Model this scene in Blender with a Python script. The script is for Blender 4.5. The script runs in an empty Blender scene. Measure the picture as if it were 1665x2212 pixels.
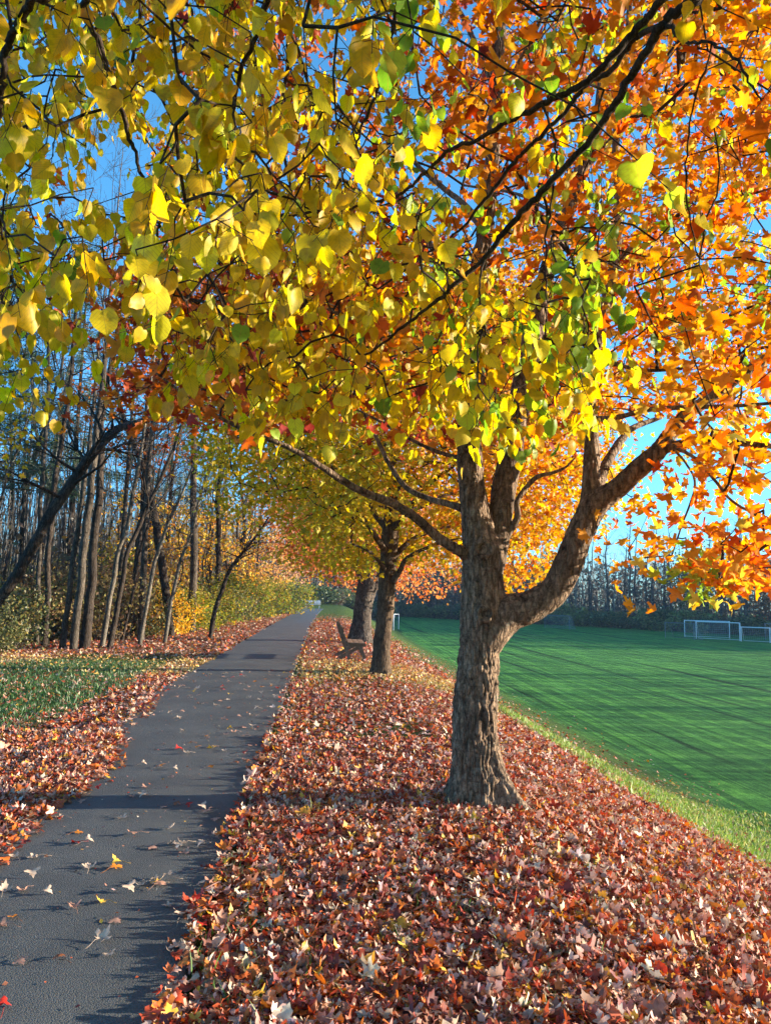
import bpy, math
import numpy as np
from mathutils import Matrix, Vector

R = math.radians
sc = bpy.context.scene
col = sc.collection

# ------------------------------------------------------------------ camera, sky, sun, exposure
PITCH, ROLL, CAMZ, FPX = R(6.5), R(1.2), 1.6, 1597.0      # FPX: focal length in pixels of a 1665 x 2212 picture
cp, sp, cr, sr = math.cos(PITCH), math.sin(PITCH), math.cos(ROLL), math.sin(ROLL)
FWD = np.array([0, cp, sp]); R0 = np.array([1.0, 0, 0]); U0 = np.array([0, -sp, cp])
RT = cr * R0 + sr * U0; UP = -sr * R0 + cr * U0
cam_d = bpy.data.cameras.new('camera')
cam = bpy.data.objects.new('camera', cam_d); col.objects.link(cam)
cam.matrix_world = Matrix(((RT[0], UP[0], -FWD[0], 0), (RT[1], UP[1], -FWD[1], 0), (RT[2], UP[2], -FWD[2], CAMZ), (0, 0, 0, 1)))
cam_d.sensor_fit = 'VERTICAL'; cam_d.sensor_height = 36.0; cam_d.lens = 36.0 * FPX / 2212.0
cam_d.clip_start = 0.05; cam_d.clip_end = 3000
sc.camera = cam

SUN_EL, SUN_AZ = 9.5, 84.0            # degrees above the horizon; azimuth clockwise from +Y (the view)
world = bpy.data.worlds.new("World"); sc.world = world; world.use_nodes = True
wt = world.node_tree; wt.nodes.clear()
wo = wt.nodes.new('ShaderNodeOutputWorld'); wb = wt.nodes.new('ShaderNodeBackground'); sk = wt.nodes.new('ShaderNodeTexSky')
sk.sky_type = 'NISHITA'; sk.sun_disc = False; sk.sun_elevation = R(SUN_EL); sk.sun_rotation = R(SUN_AZ)
sk.altitude = 200; sk.air_density = 1.0; sk.dust_density = 0.0; sk.ozone_density = 4.0
wb.inputs['Strength'].default_value = 0.12
mt = wt.nodes.new('ShaderNodeMix'); mt.data_type = 'RGBA'; mt.blend_type = 'MULTIPLY'; mt.inputs[0].default_value = 1.0
# the clear blue of the day: the low sky is kept as blue as the high sky
tcw = wt.nodes.new('ShaderNodeTexCoord'); sxw = wt.nodes.new('ShaderNodeSeparateXYZ'); rw = wt.nodes.new('ShaderNodeValToRGB')
wt.links.new(tcw.outputs['Generated'], sxw.inputs[0]); wt.links.new(sxw.outputs[2], rw.inputs[0]); wt.links.new(rw.outputs[0], mt.inputs[7])
rw.color_ramp.elements[0].position = 0.0; rw.color_ramp.elements[0].color = (.38, .68, .96, 1)
rw.color_ramp.elements[1].position = .55; rw.color_ramp.elements[1].color = (.62, 1.0, .98, 1)
e_ = rw.color_ramp.elements.new(.2); e_.color = (.50, .86, .98, 1)
wb.inputs['Strength'].default_value = 0.15
wt.links.new(sk.outputs[0], mt.inputs[6]); wt.links.new(mt.outputs[2], wb.inputs[0]); wt.links.new(wb.outputs[0], wo.inputs[0])
sl = bpy.data.lights.new('sun', 'SUN'); sl.energy = 5.0; sl.angle = R(0.5); sl.color = (1.0, 0.86, 0.66)
so = bpy.data.objects.new('sun', sl); col.objects.link(so)
sd = Vector((math.sin(R(SUN_AZ)) * math.cos(R(SUN_EL)), math.cos(R(SUN_AZ)) * math.cos(R(SUN_EL)), math.sin(R(SUN_EL))))
so.rotation_euler = sd.to_track_quat('Z', 'Y').to_euler()
so.location = (40, -10, 30)
sc.view_settings.view_transform = 'Standard'; sc.view_settings.look = 'None'
sc.view_settings.exposure = 1.8; sc.view_settings.gamma = 1.0
sc.cycles.max_bounces = 6; sc.cycles.diffuse_bounces = 3; sc.cycles.transmission_bounces = 4; sc.cycles.transparent_max_bounces = 12
sc.cycles.use_adaptive_sampling = True; sc.cycles.adaptive_threshold = 0.02
sc.cycles.sample_clamp_indirect = 6

rng = np.random.default_rng(7)

# ------------------------------------------------------------------ picture <-> place
def P(px, py, d):
    v = RT * ((px - 832.5) / FPX) + UP * ((1106 - py) / FPX) + FWD
    return np.array([0, 0, CAMZ]) + v * (d / v[1])
def PP(pts): return np.array([P(*p) for p in pts])
def proj(p):
    q = np.asarray(p) - np.array([0, 0, CAMZ])
    z = q @ FWD
    zz = np.where(np.abs(z) < 1e-3, 1e-3, z)
    return 832.5 + FPX * (q @ RT) / zz, 1106 - FPX * (q @ UP) / zz, z

def sstep(a, b, x):
    t = np.clip((x - a) / (b - a), 0, 1); return t * t * (3 - 2 * t)
def path_right(y): return -0.51 - 0.0827 * y + 0.7 * np.clip((y - 30) / 55.0, 0, 1.4) ** 2
PATH_W, PATH_END = 2.12, 86.0
def path_left(y): return path_right(y) - PATH_W

# gradient noise, vectorised
_perm = np.random.default_rng(3).permutation(256).astype(np.int64); _perm = np.concatenate([_perm, _perm, _perm])
_grad = np.random.default_rng(4).normal(size=(256, 3)); _grad /= np.linalg.norm(_grad, axis=1)[:, None]
def noise(p):
    p = np.asarray(p, float); i = np.floor(p).astype(np.int64); f = p - i; i &= 255
    u = f * f * f * (f * (f * 6 - 15) + 10)
    out = 0
    for dx in (0, 1):
        for dy in (0, 1):
            for dz in (0, 1):
                h = _perm[_perm[_perm[(i[:, 0] + dx) & 255] + ((i[:, 1] + dy) & 255)] + ((i[:, 2] + dz) & 255)]
                g = _grad[h]; d = f - np.array([dx, dy, dz])
                w = (u[:, 0] if dx else 1 - u[:, 0]) * (u[:, 1] if dy else 1 - u[:, 1]) * (u[:, 2] if dz else 1 - u[:, 2])
                out = out + w * (g * d).sum(1)
    return out
def fbm(p, o=4):
    p = np.asarray(p, float); s = 0; a = 1.0
    for k in range(o): s = s + a * noise(p * 2 ** k + 17.3 * k); a *= .5
    return s

def height(x, y):
    x = np.asarray(x, float); y = np.asarray(y, float)
    u = x - path_right(y)
    z = -3.0 * sstep(1.6, 10.2, u)
    z = z - 0.5 * sstep(-6.5, -14, u) * 1.0
    n = noise(np.stack([x * .35, y * .35, x * 0], -1).reshape(-1, 3)).reshape(x.shape)
    z = z + 0.05 * n * sstep(0.15, 1.2, np.maximum(u, -u - PATH_W)) * (1 - .8 * sstep(9, 12, u))
    return z

# ------------------------------------------------------------------ mesh helpers
def mesh_obj(name, V, F, mat, parent=None, origin=(0, 0, 0), colors=None, smooth=True, attrs=None):
    """F: list of int arrays, each n x k (k = corners)"""
    V = np.asarray(V, np.float32) - np.asarray(origin, np.float32)
    me = bpy.data.meshes.new(name)
    if isinstance(F, np.ndarray): F = [F]
    F = [f for f in F if len(f)]
    nl = sum(f.size for f in F); nf = sum(len(f) for f in F)
    me.vertices.add(len(V)); me.vertices.foreach_set('co', V.ravel())
    me.loops.add(nl); me.loops.foreach_set('vertex_index', np.concatenate([f.ravel() for f in F]).astype(np.int32))
    me.polygons.add(nf)
    tot = np.concatenate([np.full(len(f), f.shape[1]) for f in F]).astype(np.int32)
    st = np.concatenate([[0], np.cumsum(tot)[:-1]]).astype(np.int32)
    me.polygons.foreach_set('loop_start', st); me.polygons.foreach_set('loop_total', tot)
    me.polygons.foreach_set('use_smooth', np.full(nf, smooth))
    me.update(calc_edges=True)
    if colors is not None:
        a = me.color_attributes.new('tint', 'FLOAT_COLOR', 'POINT')
        c = np.ones((len(V), 4), np.float32); c[:, :3] = colors; a.data.foreach_set('color', c.ravel())
    for k, v in (attrs or {}).items():
        a = me.attributes.new(k, 'FLOAT', 'POINT'); a.data.foreach_set('value', np.asarray(v, np.float32))
    if mat: me.materials.append(mat)
    o = bpy.data.objects.new(name, me); col.objects.link(o)
    if parent is not None: o.parent = parent
    elif any(origin): o.location = origin
    return o
def tag(o, label=None, cat=None, group=None, kind=None):
    if label: o['label'] = label
    if cat: o['category'] = cat
    if group: o['group'] = group
    if kind: o['kind'] = kind
    return o
def empty(name, loc, rz=0):
    o = bpy.data.objects.new(name, None); col.objects.link(o); o.location = tuple(float(c) for c in loc); o.rotation_euler = (0, 0, rz)
    o.empty_display_size = .3
    return o
def copy_tree(o, parent=None):
    c = o.copy(); col.objects.link(c)
    if parent is not None: c.parent = parent
    for ch in list(o.children): copy_tree(ch, c)
    return c

class MB:
    def __init__(s): s.V = []; s.F = {}; s.n = 0; s.C = []
    def add(s, V, *Fs, c=None):
        V = np.asarray(V, float)
        for f in Fs:
            f = np.asarray(f, int)
            if len(f): s.F.setdefault(f.shape[1], []).append(f + s.n)
        s.V.append(V); s.n += len(V)
        if c is not None: s.C.append(np.broadcast_to(c, (len(V), 3)))
    def build(s, name, mat, parent=None, origin=(0, 0, 0), smooth=True):
        return mesh_obj(name, np.concatenate(s.V), [np.concatenate(f) for f in s.F.values()], mat, parent, origin,
                        np.concatenate(s.C) if s.C else None, smooth)

def spline(pts, rad, n):
    """Catmull-Rom through pts, n samples per span"""
    p = np.asarray(pts, float); r = np.asarray(rad, float)
    q = np.column_stack([p, r]); q = np.vstack([2 * q[0] - q[1], q, 2 * q[-1] - q[-2]])
    out = []
    for i in range(1, len(q) - 2):
        t = np.linspace(0, 1, n, endpoint=False)[:, None]
        a, b, c, d = q[i - 1], q[i], q[i + 1], q[i + 2]
        out.append(.5 * ((2 * b) + (-a + c) * t + (2 * a - 5 * b + 4 * c - d) * t ** 2 + (-a + 3 * b - 3 * c + d) * t ** 3))
    out.append(q[-2][None]); out = np.concatenate(out)
    return out[:, :3], np.maximum(out[:, 3], .001)

def tube(pts, rad, sides=8, cap=True):
    p = np.asarray(pts, float); n = len(p); rad = np.broadcast_to(rad, n)
    t = np.gradient(p, axis=0); t /= np.linalg.norm(t, axis=1)[:, None] + 1e-9
    a = np.array([1.0, 0, 0]) if abs(t[0, 0]) < .8 else np.array([0, 1.0, 0])
    u = np.cross(t[0], a); u /= np.linalg.norm(u)
    U = np.empty((n, 3))
    for i in range(n):
        u = u - t[i] * (u @ t[i]); u /= np.linalg.norm(u) + 1e-9; U[i] = u
    W = np.cross(t, U)
    th = np.linspace(0, 2 * np.pi, sides, endpoint=False)
    V = p[:, None] + rad[:, None, None] * (np.cos(th)[None, :, None] * U[:, None] + np.sin(th)[None, :, None] * W[:, None])
    i = np.arange(n - 1)[:, None] * sides; j = np.arange(sides)[None]; k = (j + 1) % sides
    F = np.stack([i + j, i + k, i + sides + k, i + sides + j], -1).reshape(-1, 4)
    V = V.reshape(-1, 3)
    if cap:
        V = np.vstack([V, p[-1] + t[-1] * rad[-1] * .5])
        e = (n - 1) * sides
        T = np.stack([e + j[0], e + k[0], np.full(sides, n * sides)], -1)
        return V, F, T
    return V, F, np.zeros((0, 3), int)

def prisms(A, B, ra, rb, sides=4):
    """many little tapered prisms at once (twigs)"""
    A = np.asarray(A, float); B = np.asarray(B, float); n = len(A)
    t = B - A; L = np.linalg.norm(t, axis=1)[:, None] + 1e-9; t = t / L
    ref = np.where(np.abs(t[:, 2:3]) > .9, np.array([[1.0, 0, 0]]), np.array([[0, 0, 1.0]]))
    u = np.cross(t, ref); u /= np.linalg.norm(u, axis=1)[:, None] + 1e-9; w = np.cross(t, u)
    th = np.linspace(0, 2 * np.pi, sides, endpoint=False)
    ring = np.cos(th)[None, :, None] * u[:, None] + np.sin(th)[None, :, None] * w[:, None]
    V = np.concatenate([A[:, None] + ring * np.asarray(ra)[:, None, None], B[:, None] + ring * np.asarray(rb)[:, None, None]], 1).reshape(-1, 3)
    b = np.arange(n)[:, None] * 2 * sides; j = np.arange(sides)[None]; k = (j + 1) % sides
    return V, np.stack([b + j, b + k, b + sides + k, b + sides + j], -1).reshape(-1, 4)

def box(mb, c, s, M=None, c_=None, bev=0.0):
    """box with chamfered long edges when bev > 0"""
    s = np.asarray(s, float) / 2
    if bev > 0:
        xs = [-s[0], -s[0] + bev, s[0] - bev, s[0]]; 
        prof = np.array([[-s[0] + bev, -s[2]], [s[0] - bev, -s[2]], [s[0], -s[2] + bev], [s[0], s[2] - bev], [s[0] - bev, s[2]], [-s[0] + bev, s[2]], [-s[0], s[2] - bev], [-s[0], -s[2] + bev]])
        V = np.concatenate([np.column_stack([prof[:, 0], np.full(8, y), prof[:, 1]]) for y in (-s[1], s[1])])
        j = np.arange(8); k = (j + 1) % 8
        Fq = np.stack([k, j, j + 8, k + 8], -1); Fo = np.array([list(range(8)), list(range(15, 7, -1))])
    else:
        V = np.array([[x, y, z] for z in (-1, 1) for y in (-1, 1) for x in (-1, 1)]) * s
        Fq = np.array([[0, 2, 3, 1], [4, 5, 7, 6], [0, 1, 5, 4], [2, 6, 7, 3], [0, 4, 6, 2], [1, 3, 7, 5]]); Fo = np.zeros((0, 8), int)
    if M is not None: V = V @ np.asarray(M).T
    mb.add(V + np.asarray(c), Fq, Fo)
def rotx(a): c, s = math.cos(a), math.sin(a); return np.array([[1, 0, 0], [0, c, -s], [0, s, c]])
def roty(a): c, s = math.cos(a), math.sin(a); return np.array([[c, 0, s], [0, 1, 0], [-s, 0, c]])
def rotz(a): c, s = math.cos(a), math.sin(a); return np.array([[c, -s, 0], [s, c, 0], [0, 0, 1]])

# ------------------------------------------------------------------ materials
def new_mat(name):
    m = bpy.data.materials.new(name); m.use_nodes = True; nt = m.node_tree; nt.nodes.clear()
    return m, nt
def N(nt, kind, **kw):
    n = nt.nodes.new(kind)
    for k, v in kw.items():
        if k in n.inputs: n.inputs[k].default_value = v
        else: setattr(n, k, v)
    return n
def ramp(nt, stops, interp='LINEAR'):
    r = nt.nodes.new('ShaderNodeValToRGB'); e = r.color_ramp; e.interpolation = interp
    while len(e.elements) < len(stops): e.elements.new(.5)
    for x, (p, c) in zip(e.elements, stops): x.position = p; x.color = (*c, 1)
    return r
def mixc(nt, f, a, b, mode='MIX'):
    m = nt.nodes.new('ShaderNodeMix'); m.data_type = 'RGBA'; m.blend_type = mode
    for s, v in ((0, f), (6, a), (7, b)):
        if hasattr(v, 'links') or hasattr(v, 'is_linked'): nt.links.new(v, m.inputs[s])
        else: m.inputs[s].default_value = v if s == 0 else (*v, 1)
    return m.outputs[2]

def leaf_mat(name, trans=.5, spot=.35, rough=.5, gloss=.06, sat=1.0, veins=False):
    m, nt = new_mat(name); L = nt.links.new
    a = N(nt, 'ShaderNodeAttribute', attribute_name='tint')
    tc = N(nt, 'ShaderNodeNewGeometry')
    n1 = N(nt, 'ShaderNodeTexNoise', Scale=38.0, Detail=3.0); L(tc.outputs['Position'], n1.inputs['Vector'])
    r1 = ramp(nt, [(0.30, (.45, .36, .30)), (.48, (1, 1, 1)), (.75, (1.12, 1.08, .95))]); L(n1.outputs[0], r1.inputs[0])
    c = mixc(nt, spot, a.outputs['Color'], r1.outputs[0], 'MULTIPLY')
    if veins:
        ax = N(nt, 'ShaderNodeAttribute', attribute_name='across'); ay = N(nt, 'ShaderNodeAttribute', attribute_name='length')
        ab = N(nt, 'ShaderNodeMath', operation='ABSOLUTE'); L(ax.outputs['Fac'], ab.inputs[0])
        mr = N(nt, 'ShaderNodeMath', operation='LESS_THAN'); L(ab.outputs[0], mr.inputs[0]); mr.inputs[1].default_value = .014
        q = N(nt, 'ShaderNodeMath', operation='MULTIPLY_ADD'); L(ab.outputs[0], q.inputs[0]); q.inputs[1].default_value = -.9; L(ay.outputs['Fac'], q.inputs[2])
        q2 = N(nt, 'ShaderNodeMath', operation='MULTIPLY'); L(q.outputs[0], q2.inputs[0]); q2.inputs[1].default_value = 7.0
        q3 = N(nt, 'ShaderNodeMath', operation='FRACT'); L(q2.outputs[0], q3.inputs[0])
        q4 = N(nt, 'ShaderNodeMath', operation='LESS_THAN'); L(q3.outputs[0], q4.inputs[0]); q4.inputs[1].default_value = .10
        q5 = N(nt, 'ShaderNodeMath', operation='MAXIMUM'); L(q4.outputs[0], q5.inputs[0]); L(mr.outputs[0], q5.inputs[1])
        q6 = N(nt, 'ShaderNodeMath', operation='MULTIPLY'); L(q5.outputs[0], q6.inputs[0]); q6.inputs[1].default_value = .6
        c = mixc(nt, q6.outputs[0], c, (.42, .30, .05))
    d = N(nt, 'ShaderNodeBsdfDiffuse'); L(c, d.inputs[0])
    t = N(nt, 'ShaderNodeBsdfTranslucent')
    hs = N(nt, 'ShaderNodeHueSaturation', Saturation=1.08, Value=1.1 * sat); L(c, hs.inputs['Color']); L(hs.outputs[0], t.inputs[0])
    mx = N(nt, 'ShaderNodeMixShader', Fac=trans); L(d.outputs[0], mx.inputs[1]); L(t.outputs[0], mx.inputs[2])
    g = N(nt, 'ShaderNodeBsdfGlossy', Roughness=rough); g.inputs[0].default_value = (1, 1, 1, 1)
    mg = N(nt, 'ShaderNodeMixShader', Fac=gloss); L(mx.outputs[0], mg.inputs[1]); L(g.outputs[0], mg.inputs[2])
    o = N(nt, 'ShaderNodeOutputMaterial'); L(mg.outputs[0], o.inputs[0])
    return m

def bark_mat(name, dark, light, scale=1.0, bump=.6, lichen=0.0):
    m, nt = new_mat(name); L = nt.links.new
    tc = N(nt, 'ShaderNodeTexCoord')
    mp = N(nt, 'ShaderNodeMapping'); mp.inputs['Scale'].default_value = (15 * scale, 15 * scale, 4.2 * scale); L(tc.outputs['Object'], mp.inputs[0])
    n1 = N(nt, 'ShaderNodeTexNoise', Scale=1.6, Detail=8.0, Roughness=.62, Distortion=.6); L(mp.outputs[0], n1.inputs['Vector'])
    v = N(nt, 'ShaderNodeTexVoronoi', Scale=1.5, feature='DISTANCE_TO_EDGE'); 
    ad = mixc(nt, .35, mp.outputs[0], n1.outputs[1], 'ADD'); L(ad, v.inputs['Vector'])
    n2 = N(nt, 'ShaderNodeTexNoise', Scale=2.2 * scale, Detail=5.0); L(tc.outputs['Object'], n2.inputs['Vector'])
    r1 = ramp(nt, [(.32, dark), (.52, tuple(.5 * (a + b) for a, b in zip(dark, light))), (.72, light)]); L(n1.outputs[0], r1.inputs[0])
    r2 = ramp(nt, [(.0, (.35, .33, .32)), (.18, (1, 1, 1))]); L(v.outputs['Distance'], r2.inputs[0])
    c = mixc(nt, .7, r1.outputs[0], r2.outputs[0], 'MULTIPLY')
    r3 = ramp(nt, [(.35, (.62, .60, .58)), (.62, (1.2, 1.18, 1.12))]); L(n2.outputs[0], r3.inputs[0])
    c = mixc(nt, .8, c, r3.outputs[0], 'MULTIPLY')
    if lichen:
        n3 = N(nt, 'ShaderNodeTexNoise', Scale=7 * scale, Detail=6.0, Roughness=.7); L(tc.outputs['Object'], n3.inputs['Vector'])
        r4 = ramp(nt, [(.60, (0, 0, 0)), (.70, (lichen,) * 3)]); L(n3.outputs[0], r4.inputs[0])
        c = mixc(nt, r4.outputs[0], c, (.30, .32, .27))
    n5 = N(nt, 'ShaderNodeTexNoise', Scale=55 * scale, Detail=5.0, Roughness=.7); L(tc.outputs['Object'], n5.inputs['Vector'])
    r5 = ramp(nt, [(.38, (.55, .53, .52)), (.6, (1.15, 1.13, 1.1))]); L(n5.outputs[0], r5.inputs[0])
    c = mixc(nt, .75, c, r5.outputs[0], 'MULTIPLY')
    mp2 = N(nt, 'ShaderNodeMapping'); mp2.inputs['Scale'].default_value = (6 * scale, 6 * scale, 60 * scale); L(tc.outputs['Object'], mp2.inputs[0])
    n6 = N(nt, 'ShaderNodeTexNoise', Scale=1.0, Detail=3.0); L(mp2.outputs[0], n6.inputs['Vector'])
    r7 = ramp(nt, [(.30, (.5, .48, .47)), (.40, (1, 1, 1))]); L(n6.outputs[0], r7.inputs[0])
    c = mixc(nt, .6, c, r7.outputs[0], 'MULTIPLY')
    b = N(nt, 'ShaderNodeBsdfPrincipled', Roughness=.92); b.inputs['Specular IOR Level'].default_value = .15; L(c, b.inputs['Base Color'])
    hh = N(nt, 'ShaderNodeMath', operation='MULTIPLY'); L(n1.outputs[0], hh.inputs[0]); L(r2.outputs[0], hh.inputs[1])
    bp = N(nt, 'ShaderNodeBump', Strength=bump, Distance=.03); L(hh.outputs[0], bp.inputs['Height']); L(bp.outputs[0], b.inputs['Normal'])
    o = N(nt, 'ShaderNodeOutputMaterial'); L(b.outputs[0], o.inputs[0])
    return m

def plain_mat(name, c, rough=.6, var=.25, scale=8.0, bump=0.0, stretch=(1, 1, 1)):
    m, nt = new_mat(name); L = nt.links.new
    tc = N(nt, 'ShaderNodeTexCoord'); mp = N(nt, 'ShaderNodeMapping'); mp.inputs['Scale'].default_value = stretch; L(tc.outputs['Object'], mp.inputs[0])
    n = N(nt, 'ShaderNodeTexNoise', Scale=scale, Detail=6.0, Roughness=.6); L(mp.outputs[0], n.inputs['Vector'])
    r = ramp(nt, [(.3, tuple(x * (1 - var) for x in c)), (.7, tuple(min(1, x * (1 + var)) for x in c))]); L(n.outputs[0], r.inputs[0])
    b = N(nt, 'ShaderNodeBsdfPrincipled', Roughness=rough); b.inputs['Specular IOR Level'].default_value = .3; L(r.outputs[0], b.inputs['Base Color'])
    if bump:
        bp = N(nt, 'ShaderNodeBump', Strength=bump, Distance=.01); L(n.outputs[0], bp.inputs['Height']); L(bp.outputs[0], b.inputs['Normal'])
    o = N(nt, 'ShaderNodeOutputMaterial'); L(b.outputs[0], o.inputs[0])
    return m

M_linden = leaf_mat('linden_leaf', .60, .5, .5, .02, veins=True)
M_maple = leaf_mat('maple_leaf', .54, .40, .5, .01, sat=.88)
M_litter = leaf_mat('dry_leaf', .22, .55, .55, .03)
M_green = leaf_mat('green_leaf', .4, .2, .5, .03)
M_grassblade = leaf_mat('grass_blade', .35, .1, .5, .04)
M_bark = bark_mat('maple_bark', (.050, .035, .026), (.45, .325, .23), 1.0, .8, .45)
M_twig = bark_mat('twig_bark', (.035, .024, .020), (.10, .075, .060), 3.0, .2)
M_wood_bark = bark_mat('woodland_bark', (.045, .038, .032), (.17, .145, .12), .8, .5, .3)
M_dark_bark = bark_mat('dark_bark', (.028, .022, .020), (.10, .08, .066), .8, .6, .1)
M_pale_bark = bark_mat('pale_bark', (.085, .078, .066), (.27, .24, .20), .8, .3, .2)
M_old_bark = bark_mat('old_bark', (.045, .037, .033), (.19, .16, .14), .7, .8, .3)
M_bench = plain_mat('weathered_timber', (.20, .13, .085), .75, .35, 5, .3, (3, .6, 3))
M_bench_white = plain_mat('faded_white_timber', (.55, .58, .6), .6, .15, 5, .2)
M_goalwhite = plain_mat('white_metal', (.75, .76, .76), .4, .06)
M_net = plain_mat('net_cord', (.30, .34, .36), .8, .1)
M_netgrey = plain_mat('grey_net_cord', (.20, .23, .25), .8, .1)

# ------------------------------------------------------------------ ground
def ground_material():
    m, nt = new_mat('ground_turf'); L = nt.links.new
    g = N(nt, 'ShaderNodeNewGeometry'); pos = g.outputs['Position']
    fa = N(nt, 'ShaderNodeAttribute', attribute_name='field'); ua = N(nt, 'ShaderNodeAttribute', attribute_name='along')
    wa = N(nt, 'ShaderNodeAttribute', attribute_name='woods'); la = N(nt, 'ShaderNodeAttribute', attribute_name='litter')
    n1 = N(nt, 'ShaderNodeTexNoise', Scale=.35, Detail=5.0); L(pos, n1.inputs['Vector'])
    n2 = N(nt, 'ShaderNodeTexNoise', Scale=22.0, Detail=6.0, Roughness=.75); L(pos, n2.inputs['Vector'])
    n3 = N(nt, 'ShaderNodeTexNoise', Scale=3.2, Detail=5.0, Roughness=.7); L(pos, n3.inputs['Vector'])
    lawn = ramp(nt, [(.30, (.030, .042, .012)), (.5, (.060, .105, .022)), (.72, (.13, .17, .045))]); L(n2.outputs[0], lawn.inputs[0])
    lawn2 = ramp(nt, [(.35, (.7, .75, .7)), (.65, (1.25, 1.15, .9))]); L(n3.outputs[0], lawn2.inputs[0])
    lc = mixc(nt, .8, lawn.outputs[0], lawn2.outputs[0], 'MULTIPLY')
    # playing field: greener, with tyre and mower tracks running along it; frosty streaks and painted sun and shade bands across
    fld = ramp(nt, [(.3, (.020, .115, .026)), (.5, (.055, .23, .046)), (.7, (.15, .42, .09))]); L(n2.outputs[0], fld.inputs[0])
    cx = N(nt, 'ShaderNodeCombineXYZ'); L(ua.outputs['Fac'], cx.inputs[0])
    sx = N(nt, 'ShaderNodeSeparateXYZ'); L(pos, sx.inputs[0])
    my = N(nt, 'ShaderNodeMath', operation='MULTIPLY'); L(sx.outputs[1], my.inputs[0]); my.inputs[1].default_value = .022; L(my.outputs[0], cx.inputs[1])
    st = N(nt, 'ShaderNodeTexNoise', Scale=1.15, Detail=4.0, Roughness=.62, Distortion=.25); L(cx.outputs[0], st.inputs['Vector'])
    sr_ = ramp(nt, [(.36, (.16, .22, .24)), (.43, (.85, .88, .86)), (.49, (.45, .52, .54)), (.54, (1.35, 1.28, 1.05)), (.60, (.42, .50, .52)), (.66, (1.15, 1.12, 1))]); L(st.outputs[0], sr_.inputs[0])
    fc = mixc(nt, 1.0, fld.outputs[0], sr_.outputs[0], 'MULTIPLY')
    cy = N(nt, 'ShaderNodeCombineXYZ'); mx = N(nt, 'ShaderNodeMath', operation='MULTIPLY'); L(sx.outputs[0], mx.inputs[0]); mx.inputs[1].default_value = .07
    L(mx.outputs[0], cy.inputs[0]); L(sx.outputs[1], cy.inputs[1])
    s2 = N(nt, 'ShaderNodeTexNoise', Scale=1.1, Detail=5.0, Roughness=.7); L(cy.outputs[0], s2.inputs['Vector'])
    r5 = ramp(nt, [(.42, (.6, .66, .68)), (.60, (1.7, 1.45, 1.25))]); L(s2.outputs[0], r5.inputs[0])  # bands of sun and shade across the field, put into the turf colour
    fc = mixc(nt, .75, fc, r5.outputs[0], 'MULTIPLY')
    r6 = ramp(nt, [(.3, (.65, .75, .85)), (.7, (1.3, 1.15, 1.0))]); L(n1.outputs[0], r6.inputs[0])
    fc = mixc(nt, .6, fc, r6.outputs[0], 'MULTIPLY')
    r8 = ramp(nt, [(.36, (.55, .62, .62)), (.52, (1.0, 1.0, 1.0)), (.66, (1.45, 1.3, 1.15))]); L(n3.outputs[0], r8.inputs[0])
    fc = mixc(nt, .8, fc, r8.outputs[0], 'MULTIPLY')
    r9 = ramp(nt, [(.60, (0, 0, 0)), (.70, (.55, .55, .55))]); L(s2.outputs[0], r9.inputs[0])
    fc = mixc(nt, r9.outputs[0], fc, (.16, .27, .10))
    c = mixc(nt, fa.outputs['Fac'], lc, fc)
    # soil under the leaf litter
    vo = N(nt, 'ShaderNodeTexVoronoi', Scale=17.0); L(pos, vo.inputs['Vector'])
    vr = ramp(nt, [(0, (.10, .03, .02)), (.2, (.34, .17, .12)), (.4, (.16, .05, .03)), (.6, (.42, .28, .22)), (.8, (.30, .12, .04)), (1, (.2, .12, .08))], 'CONSTANT')
    sv = N(nt, 'ShaderNodeSeparateColor'); L(vo.outputs['Color'], sv.inputs[0]); L(sv.outputs[0], vr.inputs[0])
    cm = N(nt, 'ShaderNodeMath', operation='GREATER_THAN'); 
    ad = N(nt, 'ShaderNodeMath', operation='ADD'); L(la.outputs['Fac'], ad.inputs[0])
    sc1 = N(nt, 'ShaderNodeMath', operation='MULTIPLY'); L(sv.outputs[1], sc1.inputs[0]); sc1.inputs[1].default_value = .8
    L(sc1.outputs[0], ad.inputs[1]); L(ad.outputs[0], cm.inputs[0]); cm.inputs[1].default_value = .95
    c = mixc(nt, cm.outputs[0], c, vr.outputs[0])
    wd = ramp(nt, [(.3, (.035, .022, .014)), (.5, (.11, .065, .035)), (.7, (.20, .12, .06))]); L(n2.outputs[0], wd.inputs[0])
    c = mixc(nt, wa.outputs['Fac'], c, wd.outputs[0])
    b = N(nt, 'ShaderNodeBsdfPrincipled', Roughness=.95); b.inputs['Specular IOR Level'].default_value = .1; L(c, b.inputs['Base Color'])
    hs = N(nt, 'ShaderNodeMath', operation='MULTIPLY'); L(st.outputs[0], hs.inputs[0]); hs.inputs[1].default_value = 3.0
    hm = N(nt, 'ShaderNodeMath', operation='MULTIPLY'); L(hs.outputs[0], hm.inputs[0]); L(fa.outputs['Fac'], hm.inputs[1])
    ha = N(nt, 'ShaderNodeMath', operation='ADD'); L(hm.outputs[0], ha.inputs[0]); L(n2.outputs[0], ha.inputs[1])
    bp = N(nt, 'ShaderNodeBump', Strength=1.0, Distance=.10); L(ha.outputs[0], bp.inputs['Height']); L(bp.outputs[0], b.inputs['Normal'])
    o = N(nt, 'ShaderNodeOutputMaterial'); L(b.outputs[0], o.inputs[0])
    return m

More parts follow.
